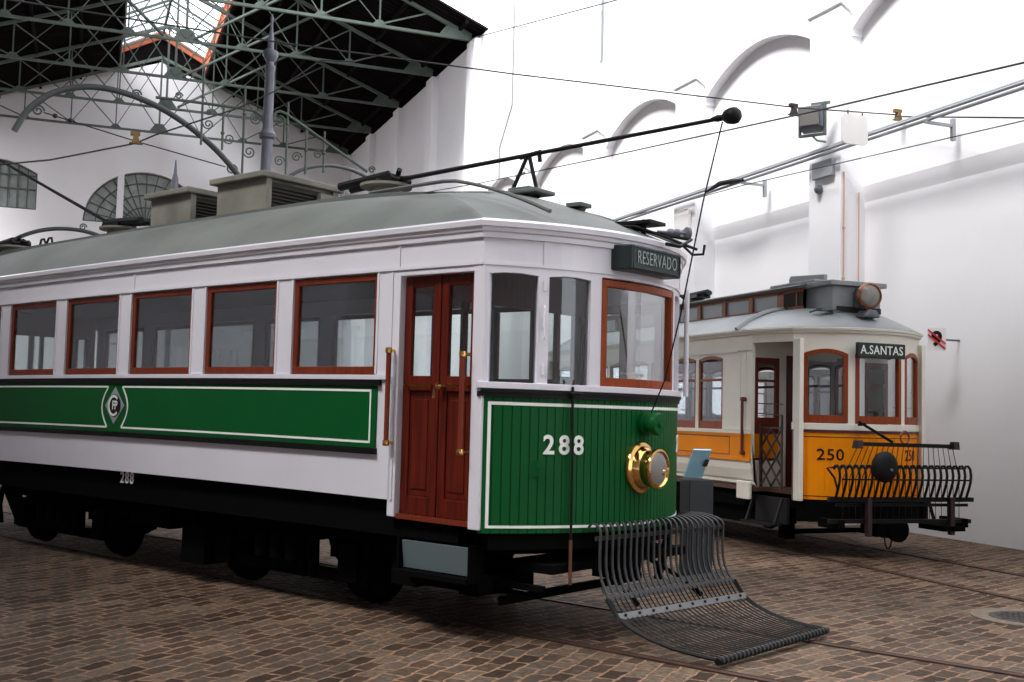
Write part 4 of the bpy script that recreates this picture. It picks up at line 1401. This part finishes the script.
for i in range(29):
    y = FY0 + (FY1 - FY0) * i / 28
    mb = MB(); mb.tube([(x + fn_(y, x), y, z) for x, z in net], .0055, 5); mb.build('net_wire', 'black', fender)
def cross(x, z, w, h, tilt, name, m, ex=.02, dy=0):
    mb = MB(); a = (x + fs_(FY0 - ex), FY0 - ex, z); b = (x + fs_(FY1 + ex), FY1 + ex, z)
    mb.bar(a, b, w, h, (math.cos(tilt), 0, math.sin(tilt)))
    return mb.build(name, m, fender)
cross(-.012, .735, .012, .03, PI / 2, 'cross_bar', 'darkmetal')
cross(.055, .385, .012, .04, PI / 2 + .5, 'cross_bar', 'darkmetal')
cross(.095, .335, .012, .04, PI / 2 + .5, 'cross_bar', 'darkmetal')
cb = cross(.192, .222, .015, .05, PI / 2 + .7, 'bolted_bar', 'greymetal', .04)
for i in range(10):
    y = FY0 + (FY1 - FY0) * (i + .3) / 9.6
    mb = MB(); mb.lathe([(.011, 0), (.011, .012), (.004, .014)], (.196 + fs_(y), y, .228), (.75, 0, .66), 8); mb.build('bolt', 'black', fender)
mb = MB(); a = (.965 + fn_(FY0, .96), FY0 - .04, .05); b = (.965 + fn_(FY1, .96), FY1 + .04, .05)
mb.tube([a, b], .024, 10); mb.build('roller', 'black', fender)
mb = MB()
for i in range(29):
    y = FY0 + (FY1 - FY0) * i / 28
    mb.tube([(.965 + fn_(y, .96), y - .009, .05), (.965 + fn_(y, .96), y + .009, .05)], .029, 8)
r_ = mb.build('roller_wrap', 'darkmetal', fender)
for y, q in ((FY0 - .03, -1), (FY1 + .03, 1)):
    mb = MB(); d = fs_(y)
    mb.tube([(x + fn_(y, x), y, z) for x, z in net], .014, 6)
    mb.build('side_rod', 'black', fender)
mb = MB()
for y in (-.3, .45):
    mb = MB(); mb.tube([(-.25, y, .50), (.0, y, .40), (.14 + fs_(y), y, .27)], .018, 6); mb.build('fender_arm', 'soot', fender)


# ================================================================== YELLOW TRAM 250
YL = thing('tram_car', 'yellow and cream tram numbered 250 behind, its bar fender folded up', 'tram', (-10.46, 8.77, 0))
W2 = 1.12; A2 = 0.496; NY = 8; PX = .66
XSB = -1.66 - PX * (NY - 1) - .59 - .12       # rear bulkhead end
MY = XSB - 1.12                                # mirror sum: x -> MY - x
def yw_(k): return -1.66 - PX * k - .59, -1.66 - PX * k
for s in (-1, 1):
    Y0 = s * W2; Y1 = s * (W2 - .05)
    mb = MB(); mb.prism([(s * (W2 - .10), .77), (s * (W2 - .03), .86), (Y0, .98), (Y0, 1.46), (Y1, 1.46), (Y1, .80)], 'x', -1.01, XSB); mb.build('side_panel', 'cream', YL)
    mb = MB(); mb.box(-1.30, XSB + .2, Y0, Y0 + s * .012, 1.13, 1.39); pnl = mb.build('belt_panel', 'yellow', YL)
    mb = MB(); mb.box(-1.0, XSB, Y0, Y0 + s * .030, 1.085, 1.125); mb.box(-1.01, -1.30, Y0, Y0 + s * .014, 1.12, 1.41); mb.box(-1.0, XSB, Y0, Y0 + s * .022, 1.385, 1.415); mb.build('belt_moulding', 'yellow', YL)
    mb = MB(); ya, yb = Y0 + s * .012, Y0 + s * .016
    mb.box(-1.46, XSB + .4, ya, yb, 1.365, 1.375); mb.box(-1.46, XSB + .4, ya, yb, 1.145, 1.155); mb.box(-1.47, -1.46, ya, yb, 1.145, 1.375); mb.build('lining', 'maroon', pnl)
    mb = MB(); mb.box(-1.0, XSB, Y0, Y0 + s * .03, 1.415, 1.455); mb.build('sill_rail', 'cream', YL)
    mb = MB(); mb.box(-1.0, XSB, Y0, Y1, 2.43, 2.66); mb.box(-1.3, XSB, Y0, Y0 + s * .015, 2.43, 2.45); mb.build('fascia', 'cream', YL)
    for k in range(NY + 1):
        xa = yw_(k)[1] if k < NY else XSB
        xb = yw_(k - 1)[0] if k > 0 else -1.01
        mb = MB(); mb.box(xa, xb, Y0, Y1, 1.455, 2.44)
        if k == 0:
            for x in (-1.25, -1.13): mb.box(x - .008, x + .008, Y0, Y0 + s * .008, 1.46, 2.43)
        mb.build('window_post', 'cream', YL)
    for k in range(NY):
        xl, xr = yw_(k); c = (xl + xr) / 2; h = (xr - xl) / 2
        yo, yi = s * (W2 - .008), s * (W2 - .04)
        arch = [(c - h + 2 * h * i / 10, 2.405 - .045 * ((i - 5) / 5) ** 2) for i in range(11)]
        mb = MB(); mb.prism([(xl, 2.45)] + arch + [(xr, 2.45)], 'y', yo + s * .004, yi); mb.build('window_head', 'cream', YL)
        mb = MB(); mb.prism(arch + [(p[0], p[1] - .045) for p in arch[::-1]], 'y', yo, yi)
        mb.box(xl, xr, yo, yi, 1.46, 1.56); mb.box(xl, xl + .04, yo, yi, 1.56, 2.37); mb.box(xr - .04, xr, yo, yi, 1.56, 2.37)
        mb.box(xl + .04, xr - .04, yo, yi, 2.075, 2.11)
        w_ = mb.build('window_frame', 'orangewood', YL)
        mb = MB(); mb.prism([(xl + .03, 1.55), (xr - .03, 1.55), (xr - .03, 2.33), (xl + .03, 2.33)], 'y', s * (W2 - .026), s * (W2 - .023)); mb.build('pane', 'yglass', w_)
    # fascia over the entrances, running on to the tapered platform
    for mir in (None, MY):
        X = (lambda x: x) if mir is None else (lambda x: MY - x)
        mb = MB(); mb.add([(X(-1.01), Y0, 2.53), (X(-.42), s * .93, 2.53), (X(-.42), s * .93, 2.66), (X(-1.01), Y0, 2.66),
                           (X(-1.01), Y1, 2.53), (X(-.42), s * .89, 2.53), (X(-.42), s * .89, 2.66), (X(-1.01), Y1, 2.66)],
                          [(0, 1, 2, 3), (7, 6, 5, 4), (0, 4, 5, 1), (1, 5, 6, 2), (2, 6, 7, 3), (3, 7, 4, 0)])
        mb.build('entrance_head', 'cream', YL)
        mb = MB(); mb.box(X(-.44), X(-.30), s * .93, s * .87, .66, 2.56); mb.build('corner_post', 'cream', YL, bev=.008)
        mb = MB(); mb.tube([(X(-1.13), s * (W2 + .05), 1.17), (X(-1.13), s * (W2 + .05), 1.85)], .018, 8)
        for z in (1.18, 1.84): mb.tube([(X(-1.13), s * (W2 + .07), z), (X(-1.13), s * (W2 - .02), z)], .026, 8)
        mb.build('grab_rail', 'maroon', YL)
        mb = MB(); mb.box(X(-1.28), X(-1.0), s * (W2 - .02), s * (W2 + .03), .62, .84); mb.build('step_bracket', 'cream', YL, bev=.015)
        # folding lattice gate
        gt = MB()
        y = s * (W2 - .10)
        n = 2
        for i in range(n):
            for (za, zb) in ((.80, 1.03), (1.03, 1.26), (1.26, 1.49)):
                a = X(-.94 + .21 * i); b = X(-.94 + .21 * (i + 1))
                gt.bar((a, y, za), (b, y, zb), .018); gt.bar((b, y, za), (a, y, zb), .018)
        gt.bar((X(-.94), y, .78), (X(-.94), y, 1.55), .03); gt.bar((X(-.515), y, .78), (X(-.515), y, 1.65), .02)
        gt.bar((X(-.94), y, 1.50), (X(-.5), y, 1.50), .02)
        gt.bar((X(-1.0), y, 1.67), (X(-.5), y, 1.65), .012); gt.bar((X(-1.0), y, 1.79), (X(-.5), y, 1.78), .012)
        gt.build('folding_gate', 'darkbrown', YL)
        mb = MB(); mb.box(X(-1.02), X(-.40), s * (W2 - .02), s * (W2 + .14), .36, .385)
        for x in (-1.0, -.42): mb.bar((X(x), s * (W2 - .05), .68), (X(x), s * (W2 + .06), .37), .03)
        mb.box(X(-1.02), X(-.38), s * (W2 - .12), s * (W2 - .08), .38, .68)
        mb.build('step', 'black', YL)

for mir in (None, MY):
    X = (lambda x: x) if mir is None else (lambda x: MY - x)
    def yl(mb, *a, **k): return slab(mb, *a, a=A2, mir=mir, **k)
    mb = MB(); nb = 34; yy = [-.91 + 1.82 * i / nb for i in range(nb + 1)]
    for a, b in zip(yy[:-1], yy[1:]): yl(mb, a + .0025, b - .0025, .67, 1.46, -.03, 0, n=1)
    yl(mb, -.92, .92, .67, 1.46, -.05, -.004)
    d_ = mb.build('dash_panel', 'yellow', YL)
    mb = MB(); yl(mb, -.93, .93, 1.46, 1.492, -.03, .012)
    for q in (-1, 1): yl(mb, q * .93, q * .905, .66, 1.48, -.02, .010, n=1)
    mb.build('dash_edge', 'maroon', YL)
    mb = MB(); yl(mb, -.855, .855, 1.405, 1.415, .0, .003); yl(mb, -.855, .855, .715, .725, .0, .003)
    for q in (-1, 1): yl(mb, q * .855, q * .845, .715, 1.415, .0, .003, n=1)
    mb.build('lining', 'maroon', d_)
    mb = MB(); yl(mb, -.94, .94, 1.492, 1.57, -.05, .018); mb.build('sill_rail', 'cream', YL, bev=.006)
    mb = MB(); yl(mb, -.93, .93, 2.46, 2.66, -.05, 0.0, n=24); mb.build('fascia', 'cream', YL)
    for a, b in ((-.93, -.853), (-.411, -.334), (.334, .411), (.853, .93)):
        mb = MB(); yl(mb, a, b, 1.57, 2.50, -.06, .004); mb.build('window_post', 'cream', YL)
    for a, b in ((-.853, -.411), (-.334, .334), (.411, .853)):
        c = (a + b) / 2; hw = (b - a) / 2
        top = lambda y, c=c, hw=hw: 2.445 - .06 * ((y - c) / hw) ** 2
        mb = MB(); yl(mb, a, b, top, 2.47, -.05, .003, n=8); mb.build('window_head', 'cream', YL)
        mb = MB(); yl(mb, a, b, 1.575, 1.665, -.04, .006); yl(mb, a, b, lambda y, t=top: t(y) - .05, top, -.04, .006, n=8)
        yl(mb, a, a + .05, 1.665, 2.37, -.04, .006, n=1); yl(mb, b - .05, b, 1.665, 2.37, -.04, .006, n=1)
        w_ = mb.build('window_frame', 'orangewood', YL)
        mb = MB(); yl(mb, a + .04, b - .04, 1.66, 2.39, -.024, -.020); mb.build('pane', 'yglass', w_)
    # bulkhead
    xb = -1.10
    mb = MB(); 
    for s in (-1, 1):
        mb.box(X(xb), X(xb - .04), s * 1.07, s * .22, .77, 1.09); mb.box(X(xb), X(xb - .04), s * 1.07, s * 1.02, 1.09, 2.6); mb.box(X(xb), X(xb - .04), s * .66, s * .55, 1.09, 2.6)
        mb.box(X(xb), X(xb - .04), s * 1.02, s * .66, 2.36, 2.6); mb.box(X(xb), X(xb - .04), s * .55, s * .22, 2.4, 2.6)
    mb.box(X(xb), X(xb - .04), -.22, .22, 2.35, 2.6)
    mb.build('bulkhead', 'cream', YL)
    for s in (-1, 1):
        mb = MB(); mb.box(X(xb + .01), X(xb - .02), s * 1.02, s * .66, 1.12, 1.42); mb.build('bulkhead_panel', 'yellow', YL)
        mb = MB(); ya, yb = s * 1.02, s * .66
        mb.box(X(xb + .012), X(xb - .03), ya, yb, 1.42, 1.62); mb.box(X(xb + .012), X(xb - .03), ya, yb, 2.28, 2.36)
        mb.box(X(xb + .012), X(xb - .03), ya, ya - s * .05, 1.62, 2.28); mb.box(X(xb + .012), X(xb - .03), yb, yb + s * .05, 1.62, 2.28); mb.box(X(xb + .01), X(xb - .02), ya, yb, 2.06, 2.09)
        mb.build('bulkhead_window', 'brown', YL)
        mb = MB(); mb.box(X(xb + .01), X(xb - .03), s * .55, s * .46, .77, 2.4); mb.build('door_edge', 'maroon', YL)
    mb = MB(); mb.tube([(X(-.45), .3, .75), (X(-.45), .3, 1.72)], .03, 8); mb.tube([(X(-.45), .18, 1.72), (X(-.45), .42, 1.74)], .014, 6); mb.build('brake_column', 'maroon', YL)
    mb = MB(); mb.lathe([(.13, .75), (.13, 1.6), (.1, 1.68), (.03, 1.7)], (X(-.40), -.25, 0), n=16); mb.build('controller', 'intdark', YL)

mb = MB(); mb.box(-.40, MY + .4, -.9, .9, .72, .77); mb.box(-1.0, MY + 1.0, -1.08, 1.08, .72, .77); mb.build('floor_boards', 'seat', YL)
mb = MB(); mb.box(-.5, MY + .5, -.86, .86, 2.60, 2.62); mb.build('ceiling_boards', 'interior', YL)
for s in (-1, 1):
    mb = MB(); mb.box(-1.3, XSB + .2, s * .62, s * 1.06, 1.16, 1.22); mb.box(-1.3, XSB + .2, s * 1.02, s * 1.06, 1.22, 1.62); mb.build('long_bench', 'seat', YL)

# roof: side skirts, clerestory, hoods over the platforms
def youtline(off, n=24, m=16):
    pts = []
    for i in range(n + 1):
        p = cpt(-.93 + 1.86 * i / n, off, A2); pts.append(p)
    side = [(-.75, 1.02), (-1.05, W2), (-1.5, W2)]
    for i in range(m + 1): side.append((-1.5 + (MY + 3.0) * i / m, W2))
    side += [(MY + 1.05, W2), (MY + .75, 1.02)]
    pts += [(x, y + off) for x, y in side]
    for i in range(n + 1):
        p = cpt(.93 - 1.86 * i / n, off, A2); pts.append((MY - p[0], p[1]))
    pts += [(x, -y - off) for x, y in side[::-1]]
    return pts
mb = MB(); prof = [(0.0, 2.63), (.03, 2.635), (.035, 2.66), (.055, 2.665), (.06, 2.69), (.03, 2.70), (-.08, 2.70)]
rings = [[(x, y, z) for x, y in youtline(o)] for o, z in prof]; nn = len(rings[0])
vs = [p for r_ in rings for p in r_]; fs = []
for i in range(len(rings) - 1):
    for k in range(nn): fs.append((i * nn + k, i * nn + (k + 1) % nn, (i + 1) * nn + (k + 1) % nn, (i + 1) * nn + k))
mb.add(vs, fs); mb.build('cornice', 'cream', YL)
base = youtline(.045); rows = []
NK = 12
for j in range(NK + 1):
    k = j / NK; row = []
    for x, y in base:
        wf = max(0, min(1, (x + 2.2) / 1.6)); wr = max(0, min(1, (MY - x + 2.2) / 1.6))
        yy_ = y * (1 - k) + math.copysign(.44, y) * k * min(1, abs(y) / .44)
        row.append((x - .95 * k * wf + .95 * k * wr, yy_, 2.70 + .29 * (1 - (1 - k) ** 1.9)))
    rows.append(row)
vs = [p for r_ in rows for p in r_]; fs = []
for i in range(NK):
    for k in range(nn): fs.append((i * nn + k, i * nn + (k + 1) % nn, (i + 1) * nn + (k + 1) % nn, (i + 1) * nn + k))
fs.append(tuple(NK * nn + k for k in range(nn)))
mb = MB(); mb.add(vs, fs, True); yr = mb.build('roof', 'yroof', YL)
# rim where the hood meets the saloon roof
for mir in (None, MY):
    X = (lambda x: x) if mir is None else (lambda x: MY - x)
    mb = MB()
    for s in (-1, 1):
        P = []
        for j in range(13):
            k = j / 12
            P.append((X(-1.28 - .0 * k), s * ((W2 + .045) * (1 - k) + .44 * k), 2.705 + .29 * (1 - (1 - k) ** 1.9)))
        mb.tube(P, .04, 6)
    mb.build('roof_rim', 'yroof', yr)
# clerestory
cx0, cx1 = -.92, MY + .92
for s in (-1, 1):
    y0, y1 = s * .46, s * .43
    mb = MB(); mb.box(cx0, cx1, y0, y1, 2.96, 3.02); mb.box(cx0, cx1, y0, y1, 3.20, 3.27)
    kk = 0; x = -1.42
    mb.box(-1.02, -1.04, y0, y1, 3.0, 3.22); mb.box(-1.30, -1.44, y0, y1, 3.0, 3.22)
    while x - PX > cx1:
        mb.box(x - PX, x - PX + .09, y0 + s * .006, y1, 3.0, 3.22); x -= PX
    c_ = mb.build('clerestory_side', 'clere', YL)
    mb = MB(); mb.box(-1.44, cx1, s * .440, s * .436, 3.02, 3.20); mb.build('clerestory_pane', 'clereglass', c_)
    mb = MB(); mb.box(cx0, -1.30, s * .452, s * .436, 3.02, 3.20); mb.build('louvre', 'ventdark', c_)
mb = MB()
def ctop(u, v):
    x = cx0 + .04 + (cx1 - .04 - cx0 - .04) * u; y = (v - .5) * 2 * .53
    return (x, y, 3.265 + .09 * (1 - (y / .53) ** 2))
mb.grid(ctop, 10, 10); mb.v += [(p[0], p[1], p[2] - .035) for p in mb.v[:]]
N_ = 11 * 11
for i in range(10):
    for e0 in (0, 10):
        a = i * 11 + e0; mb.f.append((a, a + 11, a + 11 + N_, a + N_)); mb.s.append(False)
        a = e0 * 11 + i; mb.f.append((a, a + 1, a + 1 + N_, a + N_)); mb.s.append(False)
mb.grid(lambda u, v: (ctop(u, v)[0], ctop(u, v)[1], ctop(u, v)[2] - .035), 10, 10)
mb.build('clerestory_roof', 'intdark', YL)
mb = MB(); mb.box(-1.95, -1.0, -.22, .22, 3.34, 3.38); mb.prism([(-1.78, 3.38), (-1.05, 3.38), (-1.05, 3.46), (-1.76, 3.51), (-1.80, 3.46)], 'y', -.03, .03); mb.build('trolley_board', 'yroof', YL, bev=.01)
mb = MB(); mb.box(-.97, -.45, -.36, .36, 2.90, 3.24); bx = mb.build('vent_box', 'yroof', YL, bev=.012)
mb = MB(); mb.box(-1.03, -.40, -.42, .42, 3.24, 3.30); mb.build('lid', 'yroof', bx, bev=.01)
mb = MB(); mb.box(-.449, -.44, -.30, .36, 2.92, 2.99); mb.build('slot', 'ventdark', bx)
mb = MB(); mb.box(-.42, -.27, -.06, .16, 2.97, 3.22); mb.prism([(-.16, 2.84), (.08, 2.84), (.02, 2.93), (-.10, 2.93)], 'x', -.30, -.10); mb.build('headlight_box', 'iron', YL, bev=.02)
mb = MB(); mb.lathe([(.10, -.12), (.13, -.08), (.145, 0), (.155, .01), (.155, .045), (.135, .055), (.13, .04)], (-.16, -.06, 3.10), (1, -.12, 0), 32); hh = mb.build('headlight', 'copper', YL)
mb = MB(); mb.lathe([(.13, .02), (.128, .042), (.08, .06), (.01, .068)], (-.16, -.06, 3.10), (1, -.12, 0), 28); mb.build('lens', 'lens2', hh)
mb = MB(); mb.tube([(-.16, -.06, 2.96), (-.2, -.06, 2.86)], .03, 8); mb.build('headlight_bracket', 'brass', YL)
mb = MB(); mb.tube([(-.55, -.62, 2.90), (-.5, -.55, 2.93), (-.38, -.42, 2.93), (-.3, -.36, 2.90)], .012, 6); mb.box(-.48, -.40, -.56, -.34, 2.915, 2.945); mb.build('roof_handle', 'truss', YL)
mb = MB(); mb.lathe([(.22, 3.34), (.22, 3.37), (.12, 3.39), (.12, 3.44)], (-4.2, 0, 0), n=16); mb.tube([(-4.5, -.06, 3.47), (-3.8, -.05, 3.49)], .04, 8); mb.tube([(-4.5, .06, 3.47), (-3.9, .05, 3.49)], .04, 8); mb.box(-4.35, -4.0, -.12, .12, 3.42, 3.47); mb.build('trolley_base', 'signbox', YL)
mb = MB(); mb.tube([(-4.5, 0, 3.48), (-11.5, 0, 4.6)], [.025, .018], 8); mb.build('trolley_pole', 'black', YL)

# destination board and numbers
mb = MB(); mb.box(.03, .075, -.40, .29, 2.345, 2.52); sb = mb.build('destination_board', 'signbox', YL, bev=.008)
mb = MB(); mb.text('A.SANTAS', .145, lambda u, v, w: (.078 + w, -.055 + u, 2.432 + v), .002, .001, .88, 1.08); mb.build('lettering', 'line', sb)
def on2(yc, z, off=.004):
    def fn(u, v, w):
        l = math.sqrt(1 + (2 * A2 * yc) ** 2); p = cpt(yc + u / l, off + w, A2)
        return (p[0], p[1], z + v)
    return fn
for yc in (-.585, .56):
    mb = MB(); mb.text('250', .185, on2(yc, 1.20), .002, .001, 1.12, 1.05); mb.build('number', 'black', YL)

# underframe
mb = MB(); mb.box(-1.3, MY + 1.3, -1.0, 1.0, .52, .74); mb.box(-.42, MY + .42, -.85, .85, .56, .72)
mb.build('underframe', 'soot', YL)
mb = MB(); slab(mb, -.9, .9, .42, .68, -.12, .02, a=A2); mb.build('bumper', 'soot', YL, bev=.01)
mb = MB(); slab(mb, -.9, .9, .42, .68, -.12, .02, a=A2, mir=MY); mb.build('bumper', 'soot', YL, bev=.01)
mb = MB()
xc = MY / 2
for s in (-1, 1):
    mb.box(xc - 1.5, xc + 1.5, s * .80, s * .86, .45, .52); mb.box(xc - 1.4, xc + 1.4, s * .80, s * .84, .18, .24)
    for x in (xc - .9, xc + .9): mb.box(x - .12, x + .12, s * .78, s * .9, .2, .5)
mb.build('truck_frame', 'soot', YL)
for sx in (-.9, .9):
    mb = MB()
    for s in (-1, 1): mb.lathe([(.30, 0), (.34, .02), (.34, .09), (.37, .1), (.37, .12), (.1, .12)], (xc + sx, s * .74, .388), (0, -s, 0), 28)
    mb.tube([(xc + sx, -.7, .388), (xc + sx, .7, .388)], .05, 8); mb.build('wheelset', 'soot', YL)
mb = MB(); mb.box(-.95, -.80, -.75, -.62, .16, .56); mb.box(-.95, -.80, .62, .75, .16, .56); mb.box(-.93, -.82, -.75, .75, .22, .27)
mb.box(-2.6, -1.2, -.9, -.3, .30, .55)
mb.build('life_guard', 'soot', YL)
mb = MB(); mb.lathe([(.10, 0), (.12, .03), (.10, .22), (.14, .24), (.14, .3)], (-.1, .1, .36), (1, 0, 0), 14); mb.box(-.3, .15, -.05, .25, .28, .42); mb.build('coupler', 'soot', YL)
mb = MB(); mb.tube([(.1, .02 + .05 * math.cos(a), .27 + .13 * math.sin(a)) for a in [i * PI / 8 for i in range(17)]], .010, 6); mb.build('coupling_loop', 'black', YL)

# folded bar fender
ff = bpy.data.objects.new('folded_fender', None); COL.objects.link(ff); ff.parent = YL
def fbar(name, a, b, w, h, m='black'):
    mb = MB(); mb.bar(a, b, w, h); return mb.build(name, m, ff)
fbar('top_bar', (.34, -.62, 1.35), (.34, .76, 1.335), .045, .045)
for y in (-.62, .76):
    mb = MB(); mb.prism([(.30, 1.30), (.40, 1.30), (.39, 1.39), (.33, 1.39)], 'y', y - .04, y + .04); mb.build('bar_end', 'darkbrown', ff)
fbar('hook_bar', (.42, -1.0, 1.095), (.42, .86, 1.08), .016, .016)
fbar('middle_bar', (.47, -.92, .96), (.47, .90, .95), .018, .018)
fbar('channel_bar', (.36, -1.02, .735), (.36, 1.02, .72), .05, .05)
fbar('perforated_bar', (.33, -.9, .67), (.33, .98, .655), .012, .035)
fbar('lower_bar', (.34, -1.0, .49), (.34, 1.0, .47), .05, .045)
for i in range(22):
    y = -.95 + 1.85 * i / 21
    mb = MB(); mb.tube([(.36, y, 1.07), (.385, y, 1.105), (.42, y, 1.11), (.455, y, 1.075), (.468, y, 1.0), (.458, y, .92), (.43, y, .84), (.39, y, .74)], .0155, 6)
    mb.build('fender_rod', 'black', ff)
for i in range(20):
    y = -.60 + 1.34 * i / 19
    yb = -.78 + 1.66 * i / 19
    mb = MB(); mb.tube([(.34, y, 1.34), (.32, (y + yb) / 2, 1.15), (.30, yb, .95), (.30, yb, .49)], .005, 4)
    mb.build('thin_rod', 'black', ff)
mb = MB(); mb.tube([(.42, -1.0, 1.09), (.36, -1.04, 1.08), (.40, -.97, .97), (.40, -.93, .85), (.36, -.93, .72)], .012, 6); mb.build('side_hook', 'black', ff)
for y in (-.50, .68):
    mb = MB(); mb.box(.36, .42, y - .03, y + .03, .32, .75); mb.build('hanger', 'darkbrown', ff, bev=.006)
for y in (-.85, .9):
    mb = MB(); mb.box(.0, .38, y - .04, y + .04, .40, .50); mb.build('fender_support', 'soot', ff)
mb = MB(); mb.box(.0, .42, .55, .86, .36, .42); mb.build('fender_support', 'soot', ff)
mb = MB(); mb.lathe([(.17, 0), (.175, .03), (.15, .06), (.09, .08), (.03, .085)], (.47, -.36, 1.10), (1, 0, 0), 32); dk = mb.build('lamp_cover', 'black', ff)
mb = MB(); mb.lathe([(.016, 0), (.016, .03), (.005, .035)], (.55, -.33, 1.07), (1, 0, 0), 10); mb.build('knob', 'greymetal', ff)
mb = MB(); mb.bar((.03, -.35, 1.60), (.32, -.10, 1.37), .035, .03); mb.bar((.03, -.36, 1.56), (.10, -.30, 1.57), .03); mb.build('fender_strut', 'black', ff)
mb = MB(); mb.tube([(.34, 0.05 + .06 * math.cos(a), 1.43 + .07 * math.sin(a)) for a in [i * PI / 8 for i in range(17)]], .012, 6); mb.build('lifting_ring', 'copper', ff)
